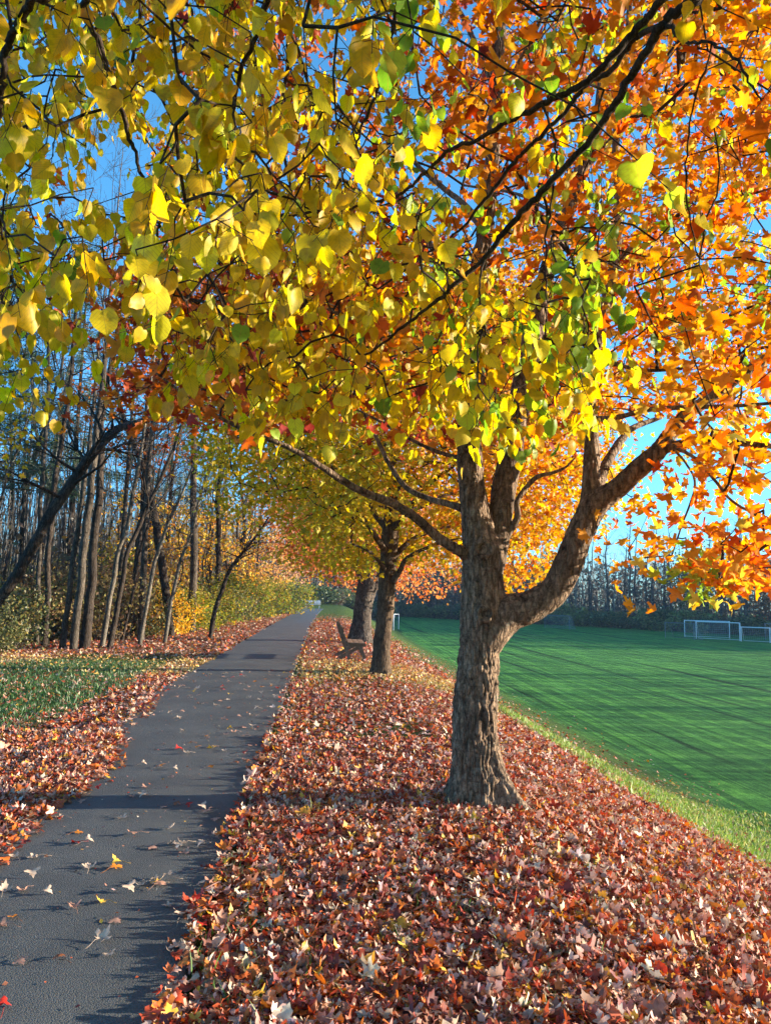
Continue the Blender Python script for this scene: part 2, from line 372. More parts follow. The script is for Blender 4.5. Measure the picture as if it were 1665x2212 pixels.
def litter_cover(x, y):
    """how thickly leaves lie at a spot, 0 to 1"""
    u = x - path_right(y)
    n = noise(np.stack([x * .55, y * .4, x * 0 + 5], -1).reshape(-1, 3)).reshape(np.shape(x))
    n2 = noise(np.stack([x * 2.4, y * 2.0, x * 0 + 9], -1).reshape(-1, 3)).reshape(np.shape(x))
    edge = 5.7 - .075 * np.clip(y - 4, 0, 30)
    rgt = sstep(-.12, .14, u + .22 * n2) * (1 - sstep(edge - 1.6, edge + 1.6, u + n * 1.2)) * (1 - .55 * sstep(.10, .42, n + .5 * n2 - .05))
    rgt *= 1 - .5 * sstep(.12, .38, noise(np.stack([x * 1.3, y * 1.1, x * 0 + 33], -1).reshape(-1, 3)).reshape(np.shape(x)))
    rgt *= 1 - .55 * np.exp(-((y - 15.2) / 1.9) ** 2) * (u < 5) - .45 * sstep(3.0, 5.5, u) * sstep(7, 14, y) - .35 * sstep(3.8, 6.2, u)
    rgt *= 1 - .85 * sstep(42, 58, y)
    rgt = np.maximum(rgt, .10 * (u > 0) * (1 - sstep(8, 11, u)))
    v = -(u + PATH_W)                         # metres to the left of the path
    spill = .62 * (1 - sstep(6, 13.5, y)) + .06
    lft = sstep(-spill - .2, -spill + .35, v + .5 * n) * (1 - sstep(.2, 1.2, v + n * .6 - 1.2 * (1 - sstep(6, 10, y))))
    lft = np.maximum(lft, .13 * (v > 0) * (1 - sstep(5, 8, v)) + 0)
    lft = np.maximum(lft, .75 * (v > -.1) * (v < 6.5) * np.maximum(sstep(17.5, 21, y), sstep(14.5, 17, y) * sstep(3.2, 4.2, v)) * (1 - sstep(45, 60, y)))
    return np.clip(np.where(u > -1.0, rgt, lft), 0, 1)

def build_ground():
    xs = np.concatenate([-np.geomspace(420, 12, 24), np.linspace(-11.5, 16, 111), np.geomspace(16.6, 420, 28)])
    ys = np.concatenate([-np.geomspace(250, 6, 14), np.linspace(-5, 30, 141), np.geomspace(30.5, 520, 44)])
    X, Y = np.meshgrid(xs, ys); Z = height(X, Y)
    V = np.stack([X, Y, Z], -1).reshape(-1, 3); nx = len(xs)
    i = np.arange(len(ys) - 1)[:, None] * nx; j = np.arange(nx - 1)[None]
    F = np.stack([i + j, i + j + 1, i + nx + j + 1, i + nx + j], -1).reshape(-1, 4)
    u = (X - path_right(np.clip(Y, -50, 100))).ravel()
    v = -(u + PATH_W); x, y = V[:, 0], V[:, 1]
    field = sstep(8.6, 10.2, u); woods = sstep(4.2, 5.2, v + .0 * y) 
    woods = np.maximum(woods, sstep(128, 134, y) * (x < 0))
    along = x + .0827 * y
    far = sstep(5, 16, y)
    lit = litter_cover(x, y) * (.25 + .75 * far) * (1 - .0 * u)
    o = mesh_obj('ground', V, F, ground_material(), attrs=dict(field=field, woods=woods, along=along, litter=lit))
    tag(o, kind='structure')
build_ground()

def asphalt_material():
    m, nt = new_mat('asphalt'); L = nt.links.new
    g = N(nt, 'ShaderNodeNewGeometry'); pos = g.outputs['Position']
    v = N(nt, 'ShaderNodeTexVoronoi', Scale=150.0); L(pos, v.inputs['Vector'])
    n = N(nt, 'ShaderNodeTexNoise', Scale=130.0, Detail=5.0, Roughness=.75); L(pos, n.inputs['Vector'])
    n2 = N(nt, 'ShaderNodeTexNoise', Scale=1.3, Detail=6.0, Roughness=.6); L(pos, n2.inputs['Vector'])
    r = ramp(nt, [(.25, (.028, .033, .037)), (.5, (.066, .075, .081)), (.8, (.17, .175, .175))]); L(n.outputs[0], r.inputs[0])
    r2 = ramp(nt, [(.3, (.62, .63, .66)), (.7, (1.3, 1.26, 1.2))]); L(n2.outputs[0], r2.inputs[0])
    c = mixc(nt, .9, r.outputs[0], r2.outputs[0], 'MULTIPLY')
    ck = N(nt, 'ShaderNodeTexVoronoi', Scale=.8, feature='DISTANCE_TO_EDGE'); wn = N(nt, 'ShaderNodeTexNoise', Scale=3.0, Detail=5.0); L(pos, wn.inputs['Vector'])
    cad = mixc(nt, .5, pos, wn.outputs[1], 'ADD'); L(cad, ck.inputs['Vector'])
    cr_ = ramp(nt, [(.0, (.45, .45, .45)), (.006, (1, 1, 1))]); L(ck.outputs['Distance'], cr_.inputs[0])
    gate = ramp(nt, [(.5, (0, 0, 0)), (.6, (.8, .8, .8))]); L(n2.outputs[0], gate.inputs[0])
    c = mixc(nt, gate.outputs[0], c, mixc(nt, 1.0, c, cr_.outputs[0], 'MULTIPLY'))
    b = N(nt, 'ShaderNodeBsdfPrincipled', Roughness=.62); b.inputs['Specular IOR Level'].default_value = .45; L(c, b.inputs['Base Color'])
    h = N(nt, 'ShaderNodeMath', operation='SUBTRACT'); L(n.outputs[0], h.inputs[0]); L(v.outputs['Distance'], h.inputs[1])
    bp = N(nt, 'ShaderNodeBump', Strength=.9, Distance=.006); L(h.outputs[0], bp.inputs['Height']); L(bp.outputs[0], b.inputs['Normal'])
    o = N(nt, 'ShaderNodeOutputMaterial'); L(b.outputs[0], o.inputs[0])
    return m
def build_path():
    ys = np.concatenate([np.linspace(-8, 30, 460), np.linspace(30.4, PATH_END, 160)])
    jr = .035 * fbm(np.column_stack([ys * 1.7, ys * 0, ys * 0 + 1])); jl = .035 * fbm(np.column_stack([ys * 1.7, ys * 0, ys * 0 + 7]))
    a = path_left(ys) + jl; b = path_right(ys) + jr
    cols = [(0, -.03), (.015, .018), (.25, .024), (.5, .028), (.75, .024), (.985, .018), (1, -.03)]
    V = np.stack([np.column_stack([a + (b - a) * t, ys, np.full(len(ys), z)]) for t, z in cols], 1).reshape(-1, 3)
    k = len(cols); i = np.arange(len(ys) - 1)[:, None] * k; j = np.arange(k - 1)[None]
    F = np.stack([i + j, i + j + 1, i + k + j + 1, i + k + j], -1).reshape(-1, 4)
    tag(mesh_obj('path', V, F, asphalt_material(), smooth=False), kind='structure')
build_path()

# ------------------------------------------------------------------ leaf shapes
def tmpl_linden():
    rows = np.array([0, .07, .18, .32, .47, .62, .76, .88, 1.0]); w = np.array([.20, .36, .46, .485, .45, .36, .23, .10, .0])
    ser = np.array([0, .02, -.015, .02, -.015, .02, -.012, .02, 0]); w = w + ser
    yo = np.array([-.09, -.06, -.02, 0, .01, .02, .02, .0, 0])
    V = []
    for r, ww, o in zip(rows, w, yo):
        for c in (-1, -.5, 0, .5, 1): V.append([c * ww, r * .98 + o * abs(c) + .02 * (c > 0) * ww])
    n = len(rows); i = np.arange(n - 1)[:, None] * 5; j = np.arange(4)[None]
    F = np.stack([i + j, i + j + 1, i + 5 + j + 1, i + 5 + j], -1).reshape(-1, 4)
    return np.array(V), [F]
def _sym(half, mids, fan):
    V = [list(m) for m in mids]; nm = len(mids); nh = len(half)
    V += [list(h) for h in half] + [[-h[0] * .96, h[1] * 1.02] for h in half]
    T = []
    for a, b, c in fan:
        T.append([a, b, c])
        f = lambda k: k if k < nm else k + nh
        T.append([f(a), f(c), f(b)])
    return np.array(V), [np.array(T)]
def tmpl_maple():
    mids = [(0, 0), (0, .35), (0, .68), (0, 1.0)]
    half = [(.16, .02), (.40, -.06), (.34, .12), (.30, .20), (.60, .30), (.58, .52), (.40, .50), (.21, .50), (.27, .74), (.13, .80)]
    b = 4
    fan = [(0, b, 1), (b, b + 1, b + 2), (b, b + 2, 1), (b + 2, b + 3, 1), (b + 3, b + 4, b + 6), (b + 4, b + 5, b + 6), (b + 3, b + 6, b + 7), (b + 3, b + 7, 1), (1, b + 7, 2), (b + 7, b + 8, 2), (b + 8, b + 9, 2), (b + 9, 3, 2)]
    return _sym(half, mids, fan)
def tmpl_maple_lo():
    mids = [(0, 0), (0, .45), (0, 1.0)]
    half = [(.34, .0), (.26, .22), (.58, .42), (.24, .52), (.2, .74)]
    b = 3
    fan = [(0, b, b + 1), (0, b + 1, 1), (b + 1, b + 2, b + 3), (b + 1, b + 3, 1), (1, b + 3, b + 4), (1, b + 4, 2)]
    return _sym(half, mids, fan)
def tmpl_tiny():
    V = np.array([[0, 0], [.40, .42], [0, 1.0], [-.40, .45], [0, .5]])
    return V, [np.array([[0, 1, 4], [1, 2, 4], [2, 3, 4], [3, 0, 4]])]
def tmpl_dia():
    V = np.array([[0, 0], [.42, .5], [0, 1.0], [-.42, .5]]); return V, [np.array([[0, 1, 2], [0, 2, 3]])]
def tmpl_blade():
    V = np.array([[-.03, 0], [.03, 0], [.02, .55], [-.02, .55], [0, 1.0]]); return V, [np.array([[0, 1, 2, 3]]), np.array([[3, 2, 4]])]
T_LIN, T_MAP, T_LO, T_TINY, T_DIA, T_BLADE = tmpl_linden(), tmpl_maple(), tmpl_maple_lo(), tmpl_tiny(), tmpl_dia(), tmpl_blade()

def unit(v): return v / (np.linalg.norm(v, axis=-1, keepdims=True) + 1e-9)
def leaves(T, pos, tip, nrm, size, color, fold=.3, curl=.3, cup=.3, rag=.0, tz=None):
    """batch of curved leaves; tip: direction of the leaf's length, nrm: rough facing; returns V, faces, colours"""
    tv, tf = T; n = len(pos); k = len(tv)
    y = unit(tip); z = unit(nrm - y * (nrm * y).sum(1, keepdims=True)); x = np.cross(y, z)
    lx, ly = tv[:, 0][None], tv[:, 1][None]
    g = lambda s: np.asarray(s)[:, None] if np.ndim(s) else s
    fo = g(fold * (.4 + rng.random(n) * 1.2)); cu = g(curl * rng.normal(0.3, 1, n)); cu2 = g(cup * rng.normal(0, 1, n)); tw = g(rng.normal(0, .35, n) * (cup + .2 if tz is None else tz))
    zz = fo * np.abs(lx) + cu * (ly ** 2 - .3 * ly) + cu2 * lx ** 2 * 1.6 + tw * lx * ly
    if rag: zz = zz + rng.normal(0, rag, (n, k))
    wsc = g((.85 if tz is None or tz < .6 else .70) + .3 * rng.random(n))
    xx = lx * wsc * (1 - .25 * np.abs(fo)); yy = ly * (1 - .2 * np.abs(cu)) + 0 * xx
    s = np.asarray(size)[:, None, None]
    V = pos[:, None] + s * (xx[..., None] * x[:, None] + yy[..., None] * y[:, None] + zz[..., None] * z[:, None])
    off = (np.arange(n) * k)[:, None, None]
    F = [(f[None] + off).reshape(-1, f.shape[1]) for f in tf]
    C = np.repeat(color[:, None], k, 1)
    C = C * (1 + .12 * (ly[..., None] - .5)) 
    return V.reshape(-1, 3), F, C.reshape(-1, 3)
def leaf_obj(name, parts, mat, parent=None, origin=(0, 0, 0), kind=None):
    mb = MB()
    for V, F, C in parts: mb.add(V, *F); mb.C.append(C)
    return mb.build(name, mat, parent, origin)

def palette(n, cols, w, jit=.18):
    cols = np.array(cols, float); w = np.array(w, float); i = rng.choice(len(cols), n, p=w / w.sum())
    c = cols[i] * np.exp(rng.normal(0, jit, (n, 1))) * np.exp(rng.normal(0, jit * .35, (n, 3)))
    return np.clip(c, .003, .9)
def rdir(n): return unit(rng.normal(size=(n, 3)))

# ------------------------------------------------------------------ trees grown towards leaf clusters
def grow(nodes, nrad, targets, droop=.12, seg=.35):
    """connect each target to the nearest branch node already there; returns (A, B, ra, rb)"""
    P_ = [tuple(p) for p in nodes]; par = [-1] * len(P_); base = len(P_)
    arr = np.zeros((len(P_) + len(targets) * 12, 3)); arr[:base] = nodes; m = base
    par = np.full(len(arr), -1); 
    d0 = np.sqrt(((targets[:, None] - np.asarray(nodes)[None]) ** 2).sum(-1)).min(1)
    for ti in np.argsort(d0):
        t = targets[ti]; dd = ((arr[:m] - t) ** 2).sum(1)
        dd[base:m] *= 1.0
        j = int(np.argmin(dd)); a = arr[j]; L = math.sqrt(dd[j]); k = int(min(8, max(2, round(L / seg))))
        mid = (a + t) / 2 + np.array([0, 0, droop * L]) + rng.normal(0, .07 * L, 3)
        prev = j
        for q in range(1, k + 1):
            s = q / k; p = (1 - s) ** 2 * a + 2 * s * (1 - s) * mid + s * s * t
            if q < k: p = p + rng.normal(0, .012, 3)
            if m >= len(arr): break
            arr[m] = p; par[m] = prev; prev = m; m += 1
    cnt = np.ones(m)
    for i in range(m - 1, base - 1, -1): cnt[par[i]] += cnt[i]
    idx = np.arange(base, m); pr = par[idx]
    r = lambda c: .0016 + .0011 * np.minimum(c, 400) ** .62
    ra = r(np.minimum(cnt[pr], cnt[idx] * 1.6)); rb = r(cnt[idx])
    return arr[pr], arr[idx], ra, rb

def ellipsoid_pts(n, c, r, hollow=.0):
    p = rng.normal(size=(n, 3)); p = unit(p) * (hollow + (1 - hollow) * rng.random((n, 1)) ** (1 / 2.6))
    return np.asarray(c) + p * np.asarray(r)

def clusters_to_leaves(T, cl, per, spread, size, colf, droop=.6, flat=.45, **kw):
    n = len(cl) * per
    c = np.repeat(cl, per, 0)
    off = rng.normal(size=(n, 3)) * spread * np.array([1, 1, flat])
    pos = c + off
    tip = unit(off * np.array([1, 1, .3]) / (spread + 1e-6) * .5 + rng.normal(0, .45, (n, 3)) + np.array([0, 0, -droop]))
    nrm = unit(rng.normal(0, .6, (n, 3)) + np.array([0, 0, .7]))
    return leaves(T, pos, tip, nrm, size * np.exp(rng.normal(0, .2, n)), colf(pos), **kw), pos

def rough_trunk(pts, rad, name, mat, parent, origin, sides=72, n=26, flare=None, knots=(), amp=.02, furrow=.018, rings_from=None):
    """a high resolution trunk with bark relief, root flare and branch-collar knots"""
    p, r = spline(pts, rad, n)
    V, F, T = tube(p, r, sides)
    th = np.tile(np.linspace(0, 2 * np.pi, sides, endpoint=False), len(p)); th = np.append(th, 0)
    ctr = np.vstack([np.repeat(p, sides, 0), p[-1:]]); rr = np.append(np.repeat(r, sides), r[-1])
    dirn = unit(V - ctr)
    h = V[:, 2] - V[:, 2].min()
    bumpy = fbm(V * np.array([7, 7, 3]), 3) * amp
    wv = V + np.stack([noise(V * 6 + 5), noise(V * 6 + 15), noise(V * 6 + 25)], 1) * .05
    ridg = np.clip(np.abs(noise(wv * np.array([30, 30, 7.5])) * 3.0), 0, 1)
    ridg2 = np.clip(np.abs(noise(wv * np.array([58, 58, 17]) + 31) * 3.0), 0, 1)
    patch = sstep(-.25, .25, noise(V * np.array([2.6, 2.6, 1.6]) + 11))
    lowb = 1 - sstep(.3, 1.3, h) if flare else 0
    disp = bumpy + furrow * (ridg - .6) * (.15 + .85 * np.maximum(patch, lowb)) + furrow * .35 * (ridg2 - .6)
    if flare:
        amt, fh, lobes, ph = flare
        f = np.exp(-h / fh)
        az = np.arctan2(dirn[:, 1], dirn[:, 0])
        lob = np.zeros(len(V))
        for a0, wgt, wd in lobes:
            dlt = (az - a0 + np.pi) % (2 * np.pi) - np.pi; lob += wgt * np.exp(-(dlt / wd) ** 2)
        disp = disp + f * amt * (.35 + lob) 
    V2 = V + dirn * disp[:, None]
    for (kp, ks) in knots:
        d = np.linalg.norm(V - np.asarray(kp)[None], axis=1)
        V2 += dirn * (ks * .48 * np.exp(-((d - ks) / (ks * .36)) ** 2) - ks * .42 * np.exp(-(d / (ks * .55)) ** 2) + ks * .25 * np.exp(-(d / (ks * 2.0)) ** 2))[:, None]
    return V2, F, T

def px_r(w, d): return w * .5 * d / FPX
def pxline(rows):
    """rows: (px, py, depth, width in px) -> points, radii"""
    p = np.array([P(a, b, c) for a, b, c, w in rows]); r = np.array([px_r(w, c) for a, b, c, w in rows]); return p, r

# ------------------------------------------------------------------ the big maple beside the path
D1 = 6.04
base1 = P(1035, 1712, D1); base1[2] = float(height(base1[0], base1[1]))
def add_branch(mb_mat, t, org, rows, sides=12, n=6, rough=.008):
    p, r = pxline(rows); q, rr = spline(p, r, n)
    q = q + rng.normal(0, 1, q.shape) * (rr[:, None] * .05)
    V, F, T = tube(q, rr, sides)
    ctr = np.vstack([np.repeat(q, sides, 0), q[-1:]]); 
    V = V + unit(V - ctr) * (fbm(V * 9, 3) * rough * 14 * np.append(np.repeat(rr, sides), rr[-1]))[:, None]
    mb = MB(); mb.add(V, F, T); mb.build('bough', mb_mat, t, org)
    return q
def build_main_maple():
    t = empty('maple_tree', base1)
    tag(t, 'large multi-stemmed maple with orange and red leaves, nearest trunk standing right of the path', 'tree')
    trunk_rows = [(1036, 1745, D1, 104), (1034, 1690, D1, 100), (1025, 1600, D1, 95), (1028, 1500, D1, 94), (1036, 1400, D1, 92), (1042, 1330, D1, 100), (1042, 1250, D1, 92), (1040, 1190, D1, 86), (1030, 1120, D1, 70), (1018, 1050, D1, 60), (1013, 970, D1, 54), (1012, 900, D1 - .02, 50), (1025, 800, D1 - .05, 46), (1030, 700, D1 - .1, 44), (1035, 600, D1 - .1, 42), (1050, 480, D1 - .15, 38), (1062, 360, D1 - .2, 34), (1070, 220, D1 - .2, 32), (1080, 60, D1 - .2, 28), (1090, -150, D1 - .1, 24), (1085, -420, D1, 16), (1075, -700, D1, 8)]
    p, r = pxline(trunk_rows); r = r * .95
    kn = [(P(1046, 1326, D1 - .17), .050), (P(1044, 1186, D1 - .16), .062), (P(1008, 962, D1 - .09), .034), (P(1020, 1262, D1 - .16), .030), (P(1012, 1120, D1 - .1), .02)]
    V, F, T = rough_trunk(p, r, 'trunk', None, None, None, 150, 44, (.19, .18, [(-.55, 1.35, .35), (-1.5, .45, .3), (-2.6, .9, .35), (1.2, .8, .5), (2.7, .8, .4), (.4, .5, .3)], 0), kn, .016, .021)
    mb = MB(); mb.add(V, F, T)
    mb.build('trunk', M_bark, t, base1)
    nodes = []
    # second stem, right limb with its fork: each a part of its own
    def limb(rows, knots=(), sides=48, n=14, amp=.014, furrow=.008):
        p, r = pxline(rows); V, F, T = rough_trunk(p, r, '', None, None, None, sides, n, None, knots, amp, furrow)
        m = MB(); m.add(V, F, T); m.build('limb', M_bark, t, base1); q, _ = spline(p, r, 5); nodes.append(q)
    limb([(1058, 1235, D1 + .03, 60), (1076, 1150, D1 + .05, 54), (1088, 1060, D1 + .1, 54), (1102, 980, D1 + .15, 54), (1116, 900, D1 + .2, 50), (1132, 820, D1 + .25, 48), (1150, 735, D1 + .3, 48), (1165, 650, D1 + .35, 40), (1190, 560, D1 + .4, 36), (1225, 460, D1 + .5, 34), (1254, 370, D1 + .5, 34), (1282, 290, D1 + .5, 24), (1300, 180, D1 + .6, 20), (1330, 20, D1 + .7, 16), (1360, -200, D1 + .8, 9)], [(P(1090, 1090, D1 - .03), .03), (P(1150, 715, D1 + .2), .045)])
    limb([(1045, 1385, D1, 84), (1088, 1330, D1 - .02, 84), (1150, 1308, D1 - .05, 68), (1195, 1275, D1 - .08, 62), (1228, 1215, D1 - .1, 62), (1253, 1150, D1 - .12, 60), (1282, 1095, D1 - .15, 58), (1330, 1057, D1 - .2, 44), (1380, 1012, D1 - .25, 42), (1420, 975, D1 - .3, 38), (1450, 935, D1 - .3, 34), (1490, 890, D1 - .35, 30), (1560, 840, D1 - .4, 26), (1660, 770, D1 - .45, 22), (1780, 690, D1 - .5, 18), (1900, 560, D1 - .4, 10)], [(P(1275, 1105, D1 - .28), .032), (P(1245, 1195, D1 - .2), .018)])
    limb([(1268, 1110, D1 - .15, 44), (1275, 1060, D1 - .12, 38), (1277, 1000, D1 - .1, 36), (1276, 930, D1 - .05, 33), (1270, 860, D1, 30), (1278, 780, D1, 28), (1300, 690, D1 + .1, 26), (1325, 560, D1 + .15, 24), (1335, 430, D1 + .2, 20), (1330, 300, D1 + .2, 18), (1350, 120, D1 + .3, 14), (1370, -100, D1 + .3, 8)])
    mb = MB()
    for rows in [
        [(1010, 1200, D1 - .02, 30), (985, 1185, D1 - .1, 24), (945, 1160, D1 - .15, 21), (900, 1120, D1 - .3, 20), (850, 1088, D1 - .4, 19), (790, 1065, D1 - .5, 17), (735, 1035, D1 - .6, 16), (690, 1005, D1 - .7, 13), (620, 965, D1 - .8, 11), (520, 925, D1 - .9, 9), (430, 875, D1 - 1.0, 7), (330, 800, D1 - 1.1, 5)],
        [(1005, 1100, D1 + .05, 20), (975, 1090, D1 + .1, 15), (935, 1080, D1 + .2, 13), (880, 1055, D1 + .3, 12), (845, 1010, D1 + .4, 11), (815, 950, D1 + .5, 9), (780, 880, D1 + .6, 7), (740, 780, D1 + .7, 5)],
        [(1005, 990, D1 + .05, 14), (975, 985, D1 + .1, 9), (930, 970, D1 + .2, 8), (880, 945, D1 + .3, 7), (830, 915, D1 + .4, 6), (760, 880, D1 + .5, 4)],
        [(1082, 1175, D1 + .02, 20), (1105, 1140, D1, 16), (1118, 1115, D1 - .02, 15), (1116, 1085, D1 - .02, 12), (1135, 1055, D1, 11), (1160, 1030, D1, 10), (1190, 1022, D1 + .05, 8), (1220, 1010, D1 + .1, 5), (1240, 990, D1 + .1, 3)],
        [(1030, 620, D1 - .1, 24), (985, 590, D1, 18), (950, 560, D1 + .1, 15), (900, 480, D1 + .2, 14), (860, 420, D1 + .3, 12), (780, 350, D1 + .5, 8), (700, 250, D1 + .7, 5)],
        [(1048, 500, D1 - .1, 20), (1000, 440, D1 + .2, 14), (950, 400, D1 + .4, 12), (880, 330, D1 + .6, 9), (820, 200, D1 + .9, 6)],
        [(1015, 850, D1, 16), (960, 800, D1 - .3, 11), (880, 740, D1 - .6, 9), (760, 690, D1 - .9, 7), (640, 640, D1 - 1.1, 5), (500, 600, D1 - 1.2, 4)],
        [(1130, 850, D1 + .25, 20), (1180, 790, D1 + .4, 14), (1240, 720, D1 + .6, 11), (1290, 640, D1 + .9, 8), (1340, 520, D1 + 1.2, 5)],
        [(1285, 1065, D1 - .12, 26), (1310, 1000, D1 + .1, 22), (1345, 945, D1 + .3, 17), (1365, 925, D1 + .4, 14), (1430, 900, D1 + .7, 9)],
        [(1276, 905, D1, 15), (1330, 902, D1 - .2, 12), (1400, 885, D1 - .3, 11), (1480, 880, D1 - .4, 11), (1560, 878, D1 - .5, 9), (1680, 870, D1 - .6, 7), (1800, 860, D1 - .6, 5)],
        [(1425, 975, D1 - .3, 24), (1470, 958, D1 - .35, 18), (1530, 950, D1 - .5, 15), (1600, 958, D1 - .6, 14), (1680, 966, D1 - .7, 11), (1800, 985, D1 - .8, 7)],
        [(1455, 965, D1 - .4, 9), (1500, 990, D1 - .5, 8), (1545, 1040, D1 - .7, 7), (1580, 1082, D1 - .8, 6), (1640, 1120, D1 - .9, 5), (1700, 1180, D1 - 1.0, 3)],
        [(1445, 962, D1 - .35, 7), (1480, 1000, D1 - .3, 5), (1500, 1050, D1 - .2, 5), (1470, 1140, D1 - .1, 4), (1450, 1200, D1 - .1, 3)],
        [(1500, 950, D1 - .45, 10), (1560, 975, D1 - .2, 8), (1620, 1010, D1, 6), (1690, 1060, D1 + .2, 4)],
        [(1285, 770, D1, 13), (1360, 795, D1 - .1, 9), (1430, 800, D1 - .2, 7), (1500, 790, D1 - .3, 5)],
        [(1320, 580, D1 + .1, 14), (1400, 500, D1, 10), (1500, 450, D1 - .2, 8), (1620, 420, D1 - .4, 6), (1750, 380, D1 - .5, 4)],
        [(1062, 300, D1 - .2, 16), (1100, 180, D1 - .5, 12), (1160, 60, D1 - .8, 10), (1230, -80, D1 - 1, 7)],
        [(1072, 200, D1 - .2, 16), (1020, 80, D1 + .3, 12), (960, -40, D1 + .6, 10), (880, -200, D1 + 1, 7)],
        [(1260, 370, D1 + .5, 13), (1330, 290, D1 + .4, 10), (1420, 220, D1 + .2, 9), (1540, 130, D1, 7), (1660, 40, D1 - .2, 5)],
        [(1275, 500, D1 + .1, 10), (1210, 470, D1 + .6, 8), (1120, 420, D1 + 1.2, 7), (1000, 400, D1 + 1.8, 5)],
    ]: nodes.append(add_branch(M_bark, t, base1, rows))
    p, r = spline(*pxline(trunk_rows[10:]), 4); nodes.append(p)
    nodes = np.concatenate(nodes)
    # leafy spray centres: sampled in the crown, then thinned where the crown has its openings
    c = ellipsoid_pts(5200, (base1[0] + .3, D1 + .6, 5.3), (4.5, 4.2, 4.6), .15)
    x, y, d = proj(c)
    w = np.full(len(c), .55)
    inb = (x > -50) & (x < 1720) & (y > -50) & (d > .3)
    w = np.where(inb & (x >= 1300), np.where(y < 900, .66, np.where(y < 1230, .05, 0)), w)
    w = np.where(inb & (x > 1310) & (x < 1530) & (y > 960) & (y < 1200), .04, w)
    w = np.where(inb & (x > 1380) & (x < 1520) & (y > 940) & (y < 1150), .0, w)
    w = np.where(inb & (x < 1300) & (x >= 850), np.where(y < 960, .50, 0), w)
    w = np.where(inb & (x < 850), np.where(y < 930 - .10 * np.abs(x - 600), np.where(y > 560, .95, .42), 0), w)
    w = np.where(inb & (x < 560) & (y < 560), .10, w)
    w = np.where(inb & (x < 240), .03, w)
    w = np.where(inb & (x > 560) & (x < 1000) & (y < 500), .24, w)
    w = np.where(inb & (x > 1250) & (x < 1640) & (y > 1180), 0, w)
    w = np.where(~inb & (c[:, 2] < 3.4), 0, w)
    w = np.where(~inb & (c[:, 2] > 6.5), w * .6, w)
    w = np.where((c[:, 1] < 3.4) & inb, w * .35, w)
    w = np.where((c[:, 1] < 1.0), 0, w)
    cn = noise(c * .9 + 3)
    w = w * np.clip(1 + 1.5 * cn, .25, 1.6)
    cl = c[rng.random(len(c)) < w]
    extra = []
    for (a, b, dd, n_, s) in [(1535, 1255, 5.3, 7, 16), (1500, 1225, 5.4, 6, 22), (1462, 1190, 5.5, 6, 22), (1560, 1190, 5.2, 8, 30), (1640, 1180, 5.0, 9, 30), (1640, 1090, 5.1, 6, 35), (1370, 1150, 5.8, 9, 36), (1400, 1190, 5.8, 7, 25), (1340, 1060, 5.9, 10, 40), (1400, 1085, 5.8, 4, 30), (1560, 1040, 5.3, 7, 40), (1480, 1090, 5.5, 3, 30), (1490, 1130, 5.5, 5, 25), (1655, 1240, 4.9, 6, 18), (1600, 960, 5.3, 14, 60), (1500, 960, 5.4, 5, 30), (1400, 930, 5.6, 7, 30), (1190, 1330, 0, 0, 0)]:
        for _ in range((n_ * 6 + 9) // 10): extra.append(P(a + rng.normal(0, s), b + rng.normal(0, s * .6), dd + rng.normal(0, .25)))
    cl = np.vstack([cl, extra])
    bx_, by_, bd_ = proj(nodes); sel = (bx_ > 960) & (bx_ < 1500) & (by_ > 620) & (by_ < 1350); cx_, cy_, cd_ = proj(cl)
    dist = np.sqrt((cx_[:, None] - bx_[None, sel]) ** 2 + (cy_[:, None] - by_[None, sel]) ** 2); jn = dist.argmin(1)
    cl = cl[~((dist.min(1) < 75) & (cd_ < bd_[sel][jn] + .15) & (cy_ > 640) & (cy_ < 1300) & (cx_ < 1480))]
    A, B, ra, rb = grow(nodes, None, cl, .10, .4)
    tw = MB(); tw.add(*prisms(A, B, np.minimum(ra, .016), np.minimum(rb, .015), 4)); tw.build('twigs', M_twig, t, base1)
    OR = [(.88, .31, .035), (.90, .38, .045), (.88, .46, .07), (.82, .23, .03), (.66, .12, .025), (.84, .56, .10)]
    RD = [(.62, .16, .04), (.72, .24, .05), (.46, .08, .035), (.74, .34, .07), (.34, .06, .05)]
    def colf(p):
        x, y, d = proj(p)
        n = len(p); o = palette(n, OR, [3, 3, 2, 2, 1.2, 1.2]); rd = palette(n, RD, [3, 3, 2, 2, 1.2])
        # the crown turns from red on its west side to orange gold on the sunny side
        k = sstep(-.6, 1.9, p[:, 0] + .5 * noise(p * .8)) * (1 - .75 * sstep(6.6, 8.8, p[:, 1])) * (1 - .5 * sstep(6.4, 7.5, p[:, 2]))
        c = np.where((rng.random(n) < k)[:, None], o, rd)
        g = (noise(p * 1.1 + 50) > .26) & (p[:, 0] > 1.6)
        return np.where(g[:, None] & (rng.random(n) < .6)[:, None], palette(n, [(.30, .50, .06), (.5, .6, .08)], [1, 1]), c)
    xq, yq, dq = proj(cl)
    near = (dq > .5) & (xq > -200) & (xq < 1900) & (yq > -250)
    L1, _ = clusters_to_leaves(T_MAP, cl[near], 12, .17, .092, colf, .55, .5, fold=.35, curl=.45, cup=.5)
    L2, _ = clusters_to_leaves(T_TINY, cl[~near], 8, .20, .105, colf, .5, .5)
    leaf_obj('crown', [L1, L2], M_maple, t, base1)
build_main_maple()

